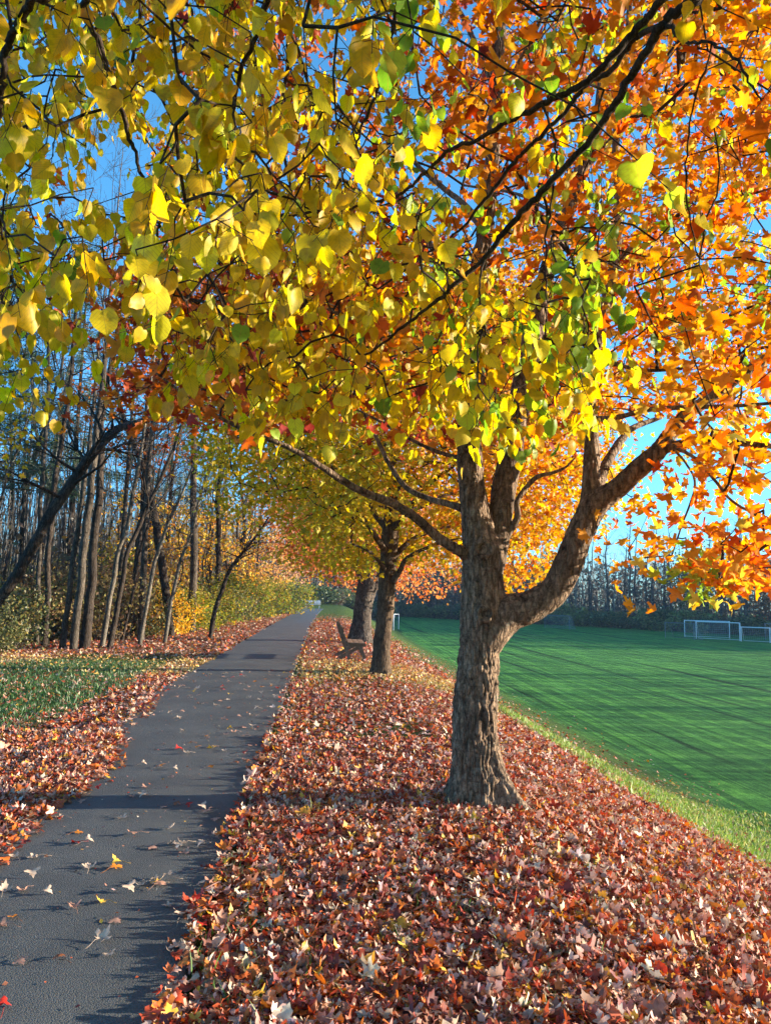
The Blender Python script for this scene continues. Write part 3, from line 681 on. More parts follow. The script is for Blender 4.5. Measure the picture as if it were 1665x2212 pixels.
# ------------------------------------------------------------------ the maples further down the row
def row_maple(label, name, bx, by, rows, limbs, cen, rad, ncl, per, size, cols, bark, lower, T=T_LO, spread=.26, green=None, seedw=None, flare=(.09, .16), sides=48):
    b = np.array([bx, by, float(height(bx, by))]); t = empty(name, b); tag(t, label, 'tree')
    p, r = pxline(rows)
    V, F, Tt = rough_trunk(p, r, '', None, None, None, sides, 12, (flare[0], flare[1], [(-.6, .9, .5), (-2.4, .8, .5), (1.2, .8, .5), (2.8, .7, .4)], 0), (), .02 * r[1] / .2, .02 * r[1] / .2)
    mb = MB(); mb.add(V, F, Tt); mb.build('trunk', bark, t, b)
    mb = MB(); nodes = [spline(p[len(p) // 2:], r[len(p) // 2:], 4)[0]]
    for l in limbs: nodes.append(add_branch(bark, t, b, l, 8, 5))
    # main scaffold limbs spreading to all sides
    top = p[-1]; mid = p[len(p) // 2]
    for k in range(16):
        a = k * 2.4 + rng.random(); f = .1 + .9 * k / 16; s = mid + (top - mid) * f
        e = np.array(cen) + np.array([math.cos(a), math.sin(a), 0]) * np.array(rad) * (.75 - .35 * f) + np.array([0, 0, rad[2] * (-.5 + 1.0 * f)])
        m = (s + e) / 2 + np.array([0, 0, .5]) + rng.normal(0, .2, 3)
        q, rr = spline([s, s * .6 + m * .4, m, e], [r[len(p) // 2] * (.42 - .25 * f), r[len(p) // 2] * .28, r[len(p) // 2] * .2, .012], 5)
        V, F, Tt = tube(q, rr, 7); mb = MB(); mb.add(V, F, Tt); mb.build('bough', bark, t, b); nodes.append(q)
    nodes = np.concatenate(nodes)
    c = ellipsoid_pts(ncl * 2, cen, rad, .35); x, y, d = proj(c)
    keep = y < lower(x) ; keep &= rng.random(len(c)) < np.clip(.75 + 1.6 * noise(c * .55 + bx), .12, 1)
    if by < 20: keep &= ~((x > 775) & (x < 915) & (y > 1120) & (d < by + .8))      # the fork of the slim maple stands clear of its leaves
    cl = c[keep][:ncl]
    A, B, ra, rb = grow(nodes, None, cl, .08, .7)
    mb = MB(); mb.add(*prisms(A, B, ra * 1.4, rb * 1.4, 3)); mb.build('twigs', M_twig, t, b)
    L, _ = clusters_to_leaves(T, cl, per, spread, size, cols, .5, .42, fold=.3, curl=.3, cup=.3)
    leaf_obj('crown', [L], M_maple, t, b)
    return t
def yellow_col(p):
    n = len(p); k = sstep(-.5, 2.6, p[:, 0] + .8 * noise(p * .5))
    a = palette(n, [(.66, .50, .04), (.58, .50, .05), (.74, .52, .05), (.42, .44, .05), (.62, .40, .04)], [3, 3, 2, 2, 1.5])
    b = palette(n, [(.78, .48, .04), (.80, .34, .04), (.76, .22, .03), (.74, .52, .06)], [2.6, 2.2, 1.6, 1.6])
    return np.where((rng.random(n) < k)[:, None], b, a)
D2 = 15.8
x2 = P(822, 1450, D2)
row_maple('yellow-leaved maple with a slim straight trunk beside the wooden bench', 'maple_tree', x2[0], D2,
    [(822, 1462, D2, 44), (822, 1440, D2, 40), (826, 1380, D2, 36), (832, 1320, D2, 36), (836, 1260, D2, 37), (839, 1210, D2, 36), (842, 1160, D2, 38), (845, 1110, D2, 30), (850, 1040, D2, 26), (855, 950, D2, 20), (860, 850, D2, 14), (862, 750, D2, 8)],
    [[(838, 1200, D2, 16), (815, 1165, D2 - .5, 13), (790, 1130, D2 - 1, 10), (750, 1110, D2 - 1.5, 7), (680, 1090, D2 - 2, 4)],
     [(842, 1265, D2, 16), (862, 1235, D2 - .3, 13), (880, 1205, D2 - .6, 10), (930, 1180, D2 - 1, 7), (980, 1165, D2 - 1.4, 4)],
     [(842, 1215, D2, 16), (868, 1185, D2, 12), (900, 1160, D2 + .2, 9), (960, 1140, D2 + .5, 6), (1060, 1120, D2 + 1, 4)],
     [(845, 1150, D2, 18), (875, 1110, D2 - .5, 13), (905, 1070, D2 - 1, 10), (960, 1020, D2 - 1.4, 7), (1060, 960, D2 - 2, 4)],
     [(842, 1150, D2, 18), (810, 1110, D2 + .5, 13), (780, 1060, D2 + 1, 9), (720, 1010, D2 + 1.4, 6), (620, 960, D2 + 2, 4)],
     [(836, 1240, D2, 12), (820, 1215, D2 - .4, 9), (795, 1190, D2 - 1, 6), (760, 1175, D2 - 1.5, 4)]],
    (.5, D2 + .1, 5.1), (4.5, 4.2, 3.9), 2000, 26, .10, yellow_col, bark_mat('brown_bark', (.055, .036, .026), (.20, .145, .10), .9, .6, .2),
    lambda x: np.where(x < 900, 1235 - .0012 * (x - 760) ** 2, np.where(x < 1340, 1315 - .0009 * (x - 1180) ** 2 - 60 * np.exp(-((x - 960) / 80) ** 2), 1290)), spread=.3)
D3 = 26.0
x3 = P(778, 1385, D3)
def coral_col(p):
    n = len(p); return palette(n, [(.88, .30, .10), (.86, .38, .12), (.80, .22, .08), (.85, .48, .16), (.6, .16, .07)], [3, 3, 2, 1.5, 1])
row_maple('old thick-trunked maple with coral orange leaves behind the wooden bench', 'maple_tree', x3[0], D3,
    [(778, 1396, D3, 56), (778, 1378, D3, 48), (781, 1340, D3, 40), (786, 1300, D3, 38), (793, 1260, D3, 40), (798, 1230, D3, 38), (796, 1180, D3, 32), (785, 1120, D3, 28), (780, 1040, D3, 22), (775, 940, D3, 12)],
    [[(795, 1300, D3, 22), (806, 1270, D3, 20), (815, 1240, D3, 16), (830, 1190, D3, 12), (870, 1120, D3, 7)],
     [(780, 1250, D3, 14), (760, 1200, D3, 11), (735, 1150, D3 - 1, 9), (700, 1110, D3 - 2, 5)]],
    (.1, D3 + .5, 6.6), (5.2, 4.6, 5.2), 1100, 22, .12, coral_col, M_old_bark,
    lambda x: np.where(x < 850, 1245, 1306 - .0035 * (x - 900) ** 2), T=T_TINY, spread=.36, flare=(.16, .3))
for (dd, xx, lab, c4) in [(37.0, -1.12, 'orange maple further down the row, its trunk hidden behind the old maple', coral_col),
                          (49.0, -1.38, 'farthest red orange maple of the row, low over the end of the path', lambda p: palette(len(p), [(.75, .24, .10), (.6, .16, .08), (.8, .36, .15)], [2, 1.5, 1]))]:
    k = 1597 / dd; px = 832.5 + xx * k; yb = 1288 + 1.6 * k
    row_maple(lab, 'maple_tree', xx, dd, [(px, yb + 3, dd, .5 * k), (px, yb - k, dd, .36 * k), (px, yb - 2 * k, dd, .34 * k), (px + 3, yb - 3 * k, dd, .28 * k), (px, yb - 4.5 * k, dd, .2 * k), (px - 3, yb - 6 * k, dd, .1 * k)],
              [], (xx, dd, 5.8), (4.8, 4.6, 3.9), 520, 20, .17, c4, M_old_bark, lambda x: x * 0 + 1268, T=T_DIA, spread=.42, sides=20)

# ------------------------------------------------------------------ the linden whose boughs hang over the camera
def build_linden():
    b = np.array([1.75, -3.2, 0.0]); b[2] = float(height(b[0], b[1])); t = empty('linden_tree', b)
    tag(t, 'linden with drooping boughs of large heart-shaped yellow and green leaves hanging across the top foreground', 'tree')
    z = np.array([-.1, .3, 1.2, 2.4, 3.4, 4.6, 6.2, 8.0]); pts = np.column_stack([b[0] + .05 * np.sin(z * 1.3), b[1] + .06 * z, z + b[2]])
    V, F, T = rough_trunk(pts, np.array([.26, .22, .19, .18, .17, .14, .09, .03]), '', None, None, None, 40, 8, (.1, .2, [(0, .8, .5), (2, .8, .5), (-2, .8, .5)], 0))
    mb = MB(); mb.add(V, F, T); mb.build('trunk', M_bark, t, b)
    mb = MB(); nodes = []
    tp = lambda h: np.array([b[0] + .02, b[1] + .06 * h, h + b[2]])
    def bough(start, rows, r0, n=7):
        p, r = pxline(rows)
        if start is not None:
            s = tp(start); m = (s + p[0]) / 2 + np.array([0, 0, .25]); p = np.vstack([s, m, p]); r = np.concatenate([[r0, (r0 + r[0]) / 2], r])
        q, rr = spline(p, r, n); q = q + rng.normal(0, .0035, q.shape); V, F, T = tube(q, rr, 9)
        V = V + rng.normal(0, .0007, V.shape); mb = MB(); mb.add(V, F, T); mb.build('bough', M_twig, t, b)
        x, y, d = proj(q); nodes.append(q)
    bough(3.0, [(1620, -160, 2.1, 34), (1497, -5, 2.3, 26), (1437, 45, 2.4, 24), (1382, 130, 2.5, 20), (1332, 220, 2.6, 18), (1267, 310, 2.7, 16), (1182, 400, 2.8, 15), (1107, 480, 2.9, 14), (1047, 555, 3.0, 12), (982, 615, 3.05, 10), (930, 662, 3.1, 8), (850, 722, 3.2, 6), (760, 790, 3.3, 4), (690, 850, 3.4, 3)], .055)
    bough(3.1, [(1560, -180, 2.3, 30), (1427, 0, 2.5, 20), (1382, 55, 2.55, 18), (1322, 120, 2.6, 17), (1267, 175, 2.7, 16), (1182, 220, 2.8, 14), (1112, 255, 2.9, 12), (1032, 300, 3.0, 10), (972, 325, 3.1, 9), (917, 375, 3.2, 8), (872, 415, 3.3, 7), (832, 432, 3.35, 7), (760, 448, 3.4, 6), (700, 456, 3.5, 6), (635, 465, 3.6, 5), (560, 475, 3.7, 4), (450, 520, 3.8, 3)], .05)
    bough(None, [(1437, 45, 2.4, 14), (1370, 85, 2.6, 14), (1322, 150, 2.75, 13), (1267, 180, 2.9, 12), (1225, 235, 3.0, 11), (1157, 305, 3.1, 10), (1112, 350, 3.2, 9), (1047, 430, 3.3, 8), (990, 500, 3.4, 6), (900, 560, 3.5, 5), (800, 600, 3.6, 5), (700, 640, 3.7, 4), (600, 700, 3.8, 3)], 0)
    bough(3.4, [(330, -260, 1.9, 24), (185, 0, 2.3, 14), (210, 75, 2.35, 13), (230, 145, 2.4, 12), (255, 220, 2.45, 11), (280, 290, 2.5, 10), (300, 360, 2.55, 8), (325, 440, 2.6, 7), (345, 480, 2.65, 6), (330, 540, 2.7, 4), (300, 620, 2.8, 3)], .05)
    bough(3.5, [(640, -230, 2.2, 22), (575, 0, 2.6, 12), (565, 50, 2.6, 11), (530, 130, 2.7, 10), (505, 225, 2.8, 9), (485, 300, 2.9, 8), (440, 390, 3.0, 6), (390, 470, 3.1, 4), (340, 560, 3.2, 3)], .05)
    bough(3.2, [(150, -240, 1.5, 30), (65, 0, 1.8, 20), (45, 50, 1.85, 18), (15, 100, 1.9, 17), (5, 175, 1.95, 14), (0, 235, 2.0, 12), (-10, 330, 2.1, 9), (0, 470, 2.3, 6), (20, 600, 2.5, 4)], .05)
    bough(None, [(0, 640, 3.0, 5), (60, 560, 3.0, 4)], 0)
    bough(3.8, [(900, -260, 2.6, 20), (860, 0, 3.1, 12), (845, 80, 3.2, 10), (820, 180, 3.3, 8), (780, 280, 3.4, 6), (740, 380, 3.5, 4), (700, 440, 3.6, 3)], .045)
    bough(None, [(1437, 45, 2.4, 12), (1480, 90, 2.3, 8), (1540, 95, 2.2, 7), (1590, 130, 2.1, 6), (1640, 220, 2.0, 4)], 0)
    bough(None, [(1170, 225, 2.8, 6), (1195, 290, 2.85, 5), (1202, 350, 2.85, 5), (1192, 425, 2.9, 4.5), (1180, 500, 2.9, 4), (1177, 600, 2.95, 3.5), (1180, 690, 2.95, 2.5)], 0)
    bough(None, [(1047, 555, 3.0, 6), (1035, 640, 3.0, 4), (1045, 720, 3.0, 3.5), (1030, 800, 3.05, 2.5)], 0)
    bough(None, [(1540, 95, 2.2, 5), (1500, 220, 2.7, 4), (1480, 380, 3.2, 4), (1500, 520, 3.5, 3), (1530, 640, 3.7, 2)], 0)
    nodes = np.concatenate(nodes)
    # leafy shoots
    def wgt(x, y):
        w = np.where(x < 720, .9, .38) + 0 * y
        w = np.where((x > 720) & (x < 1300) & (y > 430), .95, w)
        w = np.where((x > 950) & (x < 1300) & (y < 560), .17, w)
        w = np.where((x > 560) & (x < 760) & (y > 60) & (y < 360), .45, w)
        w = np.where((x > 110) & (x < 330) & (y > 270) & (y < 500), .10, w)
        w = np.where((x < 110) & (y > 270) & (y < 470), .35, w)
        w = np.where((x < 560) & (y > 500), .50, w)
        w = np.where((x > 380) & (x < 900) & (y > 480) & (y < 660), .55, w)
        w = np.where((x > 150) & (x < 235) & (y > 640), .05, w)
        w = np.where(x > 1300, np.where(y < 430, .09, np.where(y < 880, .08, 0)), w)
        low = np.interp(x, [-200, 0, 150, 175, 235, 300, 400, 480, 560, 650, 750, 830, 900, 1000, 1100, 1200, 1285, 1310, 1400, 1700], [860, 860, 850, 600, 640, 740, 830, 870, 925, 945, 920, 925, 905, 925, 945, 945, 930, 840, 800, 820])
        return np.where(y < low, w, 0)
    n = 4000
    px = rng.uniform(-120, 1700, n); py = rng.uniform(-260, 960, n)
    dd = np.where(rng.random(n) < .10, rng.uniform(1.6, 2.5, n), 2.5 + 3.2 * rng.random(n))
    dd = np.where(py < 560, dd, np.maximum(dd, 2.7 + .5 * rng.random(n)))
    dd = np.where((px < 160), np.maximum(1.9, dd - .3), dd)
    ok = rng.random(n) < 1.0 * np.clip(1 + 2.4 * noise(np.column_stack([px / 170, py / 130, dd * 1.2])), .12, 1.7) * wgt(px, py + 60 * 2.8 / dd) * np.where(dd > 3, 1, .8)
    bx_, by_, bd_ = proj(nodes); far_ = (bx_ > 850) & (by_ > -50)
    dist = np.sqrt((px[:, None] - bx_[None, far_]) ** 2 + (py[:, None] + 25 - by_[None, far_]) ** 2); jn = dist.argmin(1)
    ok &= ~((dist.min(1) < 42) & (dd < bd_[far_][jn] + .05) & (px > 900) & (py < 640))
    cl = np.array([P(a, q, d) for a, q, d in zip(px[ok], py[ok], dd[ok])])
    A, B, ra, rb = grow(nodes, None, cl, .06, .16)
    mb = MB(); mb.add(*prisms(A, B, np.minimum(ra * .7, .0055), np.minimum(rb * .7, .005), 5)); 
    # hanging shoots with alternate leaves
    m = len(cl); k = 6; L = rng.uniform(.12, .34, m)
    dirn = unit(np.column_stack([rng.normal(0, .5, m), rng.normal(0, .5, m), np.full(m, -.75)]))
    end = cl + dirn * L[:, None]
    mb.add(*prisms(cl, end, np.full(m, .0016), np.full(m, .0009), 4))
    s = (np.arange(k) + .5) / k
    base = (cl[:, None] + (dirn * L[:, None])[:, None] * s[None, :, None]).reshape(-1, 3)
    nn = len(base)
    side = unit(rng.normal(size=(nn, 3)) * np.array([1, 1, .35])); pet = rng.uniform(.02, .055, nn)
    root = base + (side * .8 + np.array([0, 0, -.5])) * pet[:, None]
    mb.add(*prisms(base, root, np.full(nn, .0010), np.full(nn, .0007), 3))
    mb.build('twigs', M_twig, t, b)
    tip = unit(side * rng.uniform(.1, .6, nn)[:, None] + np.array([0, 0, -1.0]) + rng.normal(0, .18, (nn, 3)))
    nrm = unit(rng.normal(size=(nn, 3)) * np.array([1, 1, .4]) + side * .5 + np.array([0, 0, .35]))
    x, y, d = proj(root)
    col_ = palette(nn, [(.84, .56, .02), (.80, .59, .03), (.84, .50, .02), (.70, .58, .035), (.78, .42, .02)], [4, 4, 2, 2, 1], .22)
    grn = palette(nn, [(.22, .42, .04), (.36, .52, .05), (.14, .30, .03), (.5, .6, .06)], [2, 2, 1, 2], .12)
    gp = np.full(nn, .05)
    gp = np.where((root[:, 0] > -.05) & (root[:, 2] > 3.0), .5, gp)
    gp = np.where((root[:, 0] > .55) & (root[:, 2] < 3.2), .45, gp)
    gp = np.where((root[:, 0] > .25) & (root[:, 2] < 2.5), .35, gp)
    gp = gp * np.clip(1 + 2.2 * noise(root * 1.7), .1, 2)
    c = np.where((rng.random(nn) < gp)[:, None], grn, col_)
    size = .042 + .056 * rng.random(nn) ** 1.4
    lv = leaves(T_LIN, root, tip, nrm, size, c, fold=.16, curl=.30, cup=.30, rag=.016, tz=.7)
    # the rest of its crown, round the trunk and to the right, outside the picture: it shades the upper boughs
    c2 = ellipsoid_pts(2600, (2.6, .2, 5.0), (4.2, 5.2, 2.3), .1); x, y, d = proj(c2)
    c2 = c2[~((d > .0) & (x > -400) & (x < 2050) & (y < 2600) & (y > -520)) & (c2[:, 2] > 3.1) & (rng.random(len(c2)) < np.clip(.75 + 1.5 * noise(c2 * .8), .1, 1))]
    A, B, ra, rb = grow(np.vstack([pts[3:], pts[3:5] + np.array([.8, .5, .9]), pts[3:5] + np.array([1.6, 1.5, 1.4])]), None, c2, .05, .5)
    mb = MB(); mb.add(*prisms(A, B, np.minimum(ra, .018), np.minimum(rb, .016), 4)); mb.build('twigs', M_twig, t, b)
    l2, _ = clusters_to_leaves(T_TINY, c2, 11, .2, .12, lambda p: palette(len(p), [(.80, .54, .025), (.66, .56, .04), (.3, .45, .05)], [4, 2, 1]), .8, .6)
    kt = len(T_LIN[0])
    mesh_obj('crown', lv[0], lv[1], M_linden, t, b, lv[2], attrs=dict(across=np.tile(T_LIN[0][:, 0], len(lv[0]) // kt), length=np.tile(T_LIN[0][:, 1], len(lv[0]) // kt)))
    leaf_obj('outer_crown', [l2], M_maple, t, b)
build_linden()

# ------------------------------------------------------------------ fallen leaves and grass
LIT = [(.58, .36, .27), (.66, .49, .40), (.46, .22, .16), (.38, .05, .02), (.60, .17, .03), (.66, .36, .05), (.20, .08, .04), (.15, .03, .025), (.66, .54, .42), (.50, .11, .04)]
LITW = [3.6, 1.9, 3.2, 2.6, 2.4, 1.2, 2.6, 2.4, .8, 2.8]
def litter_zone(n, ylo, yhi, T, size, lift, tilt, widen=1.0, pw=1.0):
    y = ylo + (yhi - ylo) * rng.random(n) ** pw
    half = .62 * y + 1.0
    x = rng.uniform(-1, 1, n) * half
    u = x - path_right(y)
    ok = (u < 11.5) & (u > -12) & (rng.random(n) < litter_cover(x, y))
    ok &= ~((u > -PATH_W + .1 + 1.0 * (1 - sstep(6, 13, y))) & (u < -.06))
    ok |= (u < -.0) & (u > -.10) & (rng.random(n) < .10)
    x, y = x[ok], y[ok]; m = len(x)
    z = height(x, y) + .006 + lift * rng.random(m) ** 1.5
    onp = (x - path_right(y) < 0) & (x > path_left(y)); z = np.where(onp, .034 + .01 * rng.random(m), z)
    dx = (height(x + .2, y) - height(x - .2, y)) / .4
    nrm = unit(np.column_stack([-dx, np.zeros(m), np.ones(m)]) + rng.normal(0, tilt, (m, 3)))
    tip = rdir(m) * np.array([1, 1, .3])
    s = size * np.exp(rng.normal(0, .22, m)) * widen
    c = palette(m, LIT, LITW)
    k = sstep(13.5, 15.5, y) * (1 - sstep(17, 20, y))        # under the yellow maple the fallen leaves are yellow
    yl = palette(m, [(.66, .46, .16), (.62, .36, .10), (.60, .50, .30)], [2, 1, 1])
    c = np.where((rng.random(m) < .65 * k)[:, None], yl, c)
    return leaves(T, np.column_stack([x, y, z]), tip, nrm, s, c, fold=.16, curl=.42, cup=.42, rag=.045 if T is T_MAP else 0, tz=.45), m
z1, m1 = litter_zone(160000, 2.2, 8.5, T_MAP, .053, .022, .26, pw=.8)
z1b, _ = litter_zone(9000, 2.2, 8.5, T_LIN, .050, .025, .3, pw=.8)
z2, m2 = litter_zone(150000, 8.5, 20, T_LO, .054, .02, .25, pw=.85)
z3, m3 = litter_zone(150000, 20, 62, T_DIA, .085, .015, .22)
def crumbs(n):
    y = 2.4 + 12 * rng.random(n); f = rng.random(n); f = np.where(rng.random(n) < .5, f ** 3, f); x = path_left(y) + .03 + (PATH_W - .06) * f
    pos = np.column_stack([x, y, np.full(n, .031)]); return leaves(T_TINY, pos, rdir(n) * np.array([1, 1, .05]), np.array([[0, 0, 1.0]]) + rng.normal(0, .25, (n, 3)), rng.uniform(.008, .028, n), palette(n, LIT, LITW), fold=.2, curl=.4, cup=.3)
tag(leaf_obj('fallen_leaves', [z1, z1b, z2, z3, crumbs(900)], M_litter), 'thick litter of curled red, tan and orange maple leaves covering the bank and verges', 'fallen leaves', kind='stuff')

def blades(n, ylo, yhi, sel, h, w, cols, wts, lean=.35):
    y = ylo + (yhi - ylo) * rng.random(n); x = rng.uniform(-1, 1, n) * (.58 * y + .5); u = x - path_right(y)
    ok = sel(x, y, u); x, y = x[ok], y[ok]; m = len(x)
    pos = np.column_stack([x, y, height(x, y) - .002])
    tip = unit(np.column_stack([rng.normal(0, lean, m), rng.normal(0, lean, m), np.ones(m)]))
    nrm = rdir(m) * np.array([1, 1, .1])
    tv, tf = T_BLADE; T = (tv * np.array([w, 1]), tf)
    return leaves(T, pos, tip, nrm, h * np.exp(rng.normal(0, .3, m)), palette(m, cols, wts), fold=0, curl=.5, cup=0)
tuft = lambda x, y, s: noise(np.column_stack([x * s, y * s, x * 0 + 21]))
GR = [(.055, .13, .02), (.10, .19, .03), (.22, .26, .07), (.40, .36, .14)]
g1 = blades(90000, 2.1, 8, lambda x, y, u: (u > -.02) & (u < 9) & (tuft(x, y, 2.6) > .15), .042, 1.6, GR, [4, 3, 2, 1])
g1b = blades(26000, 2.1, 9, lambda x, y, u: (u > -.03) & (u < .35) & (tuft(x, y, 3.4) > .12), .060, 1.4, GR, [2, 2, 2, 4], .3)
g2 = blades(160000, 7, 17, lambda x, y, u: ((u > 4.2) & (u < 10.5)) , .06, 3.2, [(.15, .27, .04), (.24, .36, .06), (.42, .42, .14), (.11, .19, .035)], [3, 3, 2.5, 2])
g3 = blades(110000, 6.5, 17, lambda x, y, u: (u < -PATH_W - .6 - .5 * tuft(x, y, .8)) & (u > -7.6), .055, 2.6, [(.035, .10, .025), (.055, .15, .035), (.12, .18, .06)], [3, 3, 1])
g4 = blades(60000, 9, 26, lambda x, y, u: (u > .05) & (u < 5) & (rng.random(len(x)) < .2 + .8 * np.exp(-((y - 15.4) / 2.2) ** 2)) & (tuft(x, y, 1.4) > .0), .05, 3.0, [(.20, .22, .05), (.30, .28, .09), (.12, .17, .035)], [2, 2, 2])
tag(leaf_obj('grass', [g1, g1b, g2, g3, g4], M_grassblade), 'short green and straw-coloured grass showing through the leaf litter', 'grass', kind='stuff')

# leaves lying one by one on the asphalt
def lone_leaf(colr, seed):
    global rng
    keep, rng = rng, np.random.default_rng(seed)
    tip = np.array([[0, 1.0, 0]]); nr = np.array([[.12, 0, 1.0]])
    V, F, C = leaves(T_MAP, np.array([[0, -.04, .014]]), tip, nr, np.array([.061]), np.array([colr]), fold=.10, curl=.40, cup=.42, rag=.035, tz=.3)
    V[:, 2] -= V[:, 2].min() - .001
    mb = MB(); mb.add(V, *F); mb.C.append(C)
    a = rng.uniform(-.5, .5); q = np.array([[0, -.04, .012], [.01 * a, -.06, .016], [.03 * a, -.085, .006], [.05 * a, -.105, .003]])
    V, F, T = tube(q, [.0012, .001, .001, .0012], 4); mb.add(V, F, T, c=np.array(colr) * .7)
    rng = keep
    return mb.build('fallen_leaf', M_litter)
kinds = [('pale tan', (.60, .46, .36)), ('pinkish brown', (.48, .27, .20)), ('orange', (.70, .24, .03)), ('deep red', (.50, .03, .02)), ('golden yellow', (.72, .46, .07)), ('rusty brown', (.30, .11, .05))]
protos = []
for k, (nm, c) in enumerate(kinds):
    for s in range(3): protos.append((nm, lone_leaf(c, 100 + 10 * k + s)))
used = set()
spots = [(22, 1980, 2), (8, 2170, 3), (125, 2065, 5), (240, 2062, 0), (255, 1990, 1), (212, 1948, 4), (65, 1855, 0), (120, 1765, 3), (335, 1832, 1), (340, 1905, 4), (355, 1955, 0), (395, 1975, 0), (285, 1925, 0), (190, 1870, 0), (245, 1862, 4), (10, 1700 + 220, 0), (280, 1720, 1), (305, 1722, 0), (200, 1820, 0), (270, 1768, 0), (350, 1745, 1), (375, 1790, 0), (415, 1740, 3), (455, 1520 + 400, 2), (427, 1945, 3), (408, 1980, 0), (425, 2000, 3), (362, 2058, 0), (320, 2200, 2), (375, 2170, 0), (340, 1660, 1), (310, 1700, 1), (175, 1798, 2), (158, 1825, 3), (430, 1825, 0), (465, 1800, 0), (465, 1770, 1)]
rest = []
while len(rest) < 150:
    y = 3.0 + 12.5 * rng.random() ** 1.1; f = rng.random(); x = path_left(y) + PATH_W * f
    if f > .93 or (f < .25 and y < 8) : continue
    a, b, _ = proj(np.array([x, y, .03]))
    if a > -10: rest.append((float(a), float(b), int(rng.choice(6, p=[.36, .30, .11, .06, .09, .08]))))
for (px, py, k) in spots + rest:
    v = P(px, py, 1.0) - np.array([0, 0, CAMZ]); tt = (CAMZ - .031) / -v[2]; w = v * tt + np.array([0, 0, CAMZ])
    if not (path_left(w[1]) < w[0] < path_right(w[1]) - .02): continue
    f = (w[0] - path_left(w[1])) / PATH_W
    nm, pr = protos[k * 3 + int(rng.integers(3))]
    o = pr if pr.name not in used else pr.copy()
    if o is pr: used.add(pr.name)
    else: col.objects.link(o)
    o.location = (w[0], w[1], .028 - .012 * abs(2 * f - 1) ** 3); o.rotation_euler = (0, 0, rng.uniform(0, 6.28)); s = rng.uniform(.8, 1.25); o.scale = (s, s, s)
    where = 'close to the camera' if w[1] < 4.2 else 'a few steps ahead' if w[1] < 7.5 else 'farther along'
    side = 'near its left edge' if f < .42 else 'near its right edge' if f > .75 else 'in the middle'
    tag(o, f'{nm} curled maple leaf on the path {where}, {side}', 'leaf', f'{nm} leaves lying on the asphalt {where} {side}')
for nm, p in protos:
    if p.name not in used: bpy.data.objects.remove(p)

# ------------------------------------------------------------------ bare woodland trees
def bare_crown(p, r, start, nb, depth=2, length=2.6, up=.5, side_r=.42, leanx=0.0, sub=5):
    """side branches for a trunk polyline: returns prism segments"""
    A = []; B = []; ra = []; rb = []
    def shoot(s, dirn, L, r0, lev):
        n = max(3, int(L / .45)); q = s.copy(); d = dirn.copy(); rr = r0
        pts = [q.copy()]; rs = [rr]
        for i in range(n):
            d = unit(d + rng.normal(0, .16, 3) + np.array([leanx * .04, 0, up * .16])); q = q + d * L / n; rr = r0 * (1 - .85 * (i + 1) / n)
            pts.append(q.copy()); rs.append(max(rr, .0035))
        for i in range(n): A.append(pts[i]); B.append(pts[i + 1]); ra.append(rs[i]); rb.append(rs[i + 1])
        if lev > 0:
            for k in range(sub if lev > 1 else 4):
                f = .25 + .75 * rng.random(); i = min(n - 1, int(f * n)); 
                dd = unit(unit(pts[i + 1] - pts[i]) + rdir(1)[0] * .75)
                shoot(pts[i], dd, L * (.28 + .3 * rng.random()), max(rs[i] * .6, .004), lev - 1)
    n = len(p)
    for k in range(nb):
        f = start + (1 - start) * (k + rng.random()) / nb; i = min(n - 2, int(f * (n - 1)))
        a = rng.uniform(0, 6.28); e = rng.uniform(.1, .9); d = np.array([math.cos(a) * math.cos(e), math.sin(a) * math.cos(e), math.sin(e)])
        shoot(p[i], d, length * (.5 + .7 * rng.random()) * (1.15 - .5 * f), r[i] * side_r, depth)
    return np.array(A), np.array(B), np.array(ra), np.array(rb)
def bare_tree(name, p, r, mat, base, start=.35, nb=14, depth=2, length=2.6, sides=12, twigmat=None, sub=5, side_r=.42):
    t = empty(name, base); q, rr = spline(p, r, 8)
    q = q + np.column_stack([noise(q * .9) * .10, noise(q * .9 + 40) * .10, q[:, 2] * 0]) * sstep(0, 2, q[:, 2] - q[0, 2])[:, None]
    V, F, T = tube(q, rr, sides)
    ctr = np.vstack([np.repeat(q, sides, 0), q[-1:]]); V = V + unit(V - ctr) * (fbm(V * np.array([6, 6, 2.5]), 3) * np.append(np.repeat(rr, sides), rr[-1]) * .22)[:, None]
    mb = MB(); mb.add(V, F, T); mb.build('trunk', mat, t, base)
    A, B, ra, rb = bare_crown(q, rr, start, nb, depth, length, sub=sub, side_r=side_r)
    mb = MB(); mb.add(*prisms(A, B, ra, rb, 3 if sides < 12 else 4)); mb.build('crown', twigmat or mat, t, base)
    return t
def edge_tree(rows, mat, label, top=14.0, lean=(0, 0), **kw):
    """rows start at the ground; the trunk is carried on above the last row to its full height"""
    p, r = pxline(rows); r = r * .74
    p[0][2] = float(height(p[0][0], p[0][1])) - .1
    d = p[-1] - p[-2]; d = d / np.linalg.norm(d); ex = []; re = []
    z = p[-1][2]; q = p[-1]
    k = 0
    while z < top and k < 5:
        d = unit(d + np.array([lean[0], lean[1], .25])); q = q + d * max(1.0, (top - p[-1][2]) / 4); z = q[2]; ex.append(q); re.append(r[-1] * max(.12, 1 - .24 * (k + 1))); k += 1
    if ex: p = np.vstack([p, ex]); r = np.concatenate([r, re])
    t = bare_tree('bare_tree', p, r, mat, p[0], **kw); tag(t, label, 'tree'); return t
E = 21.0
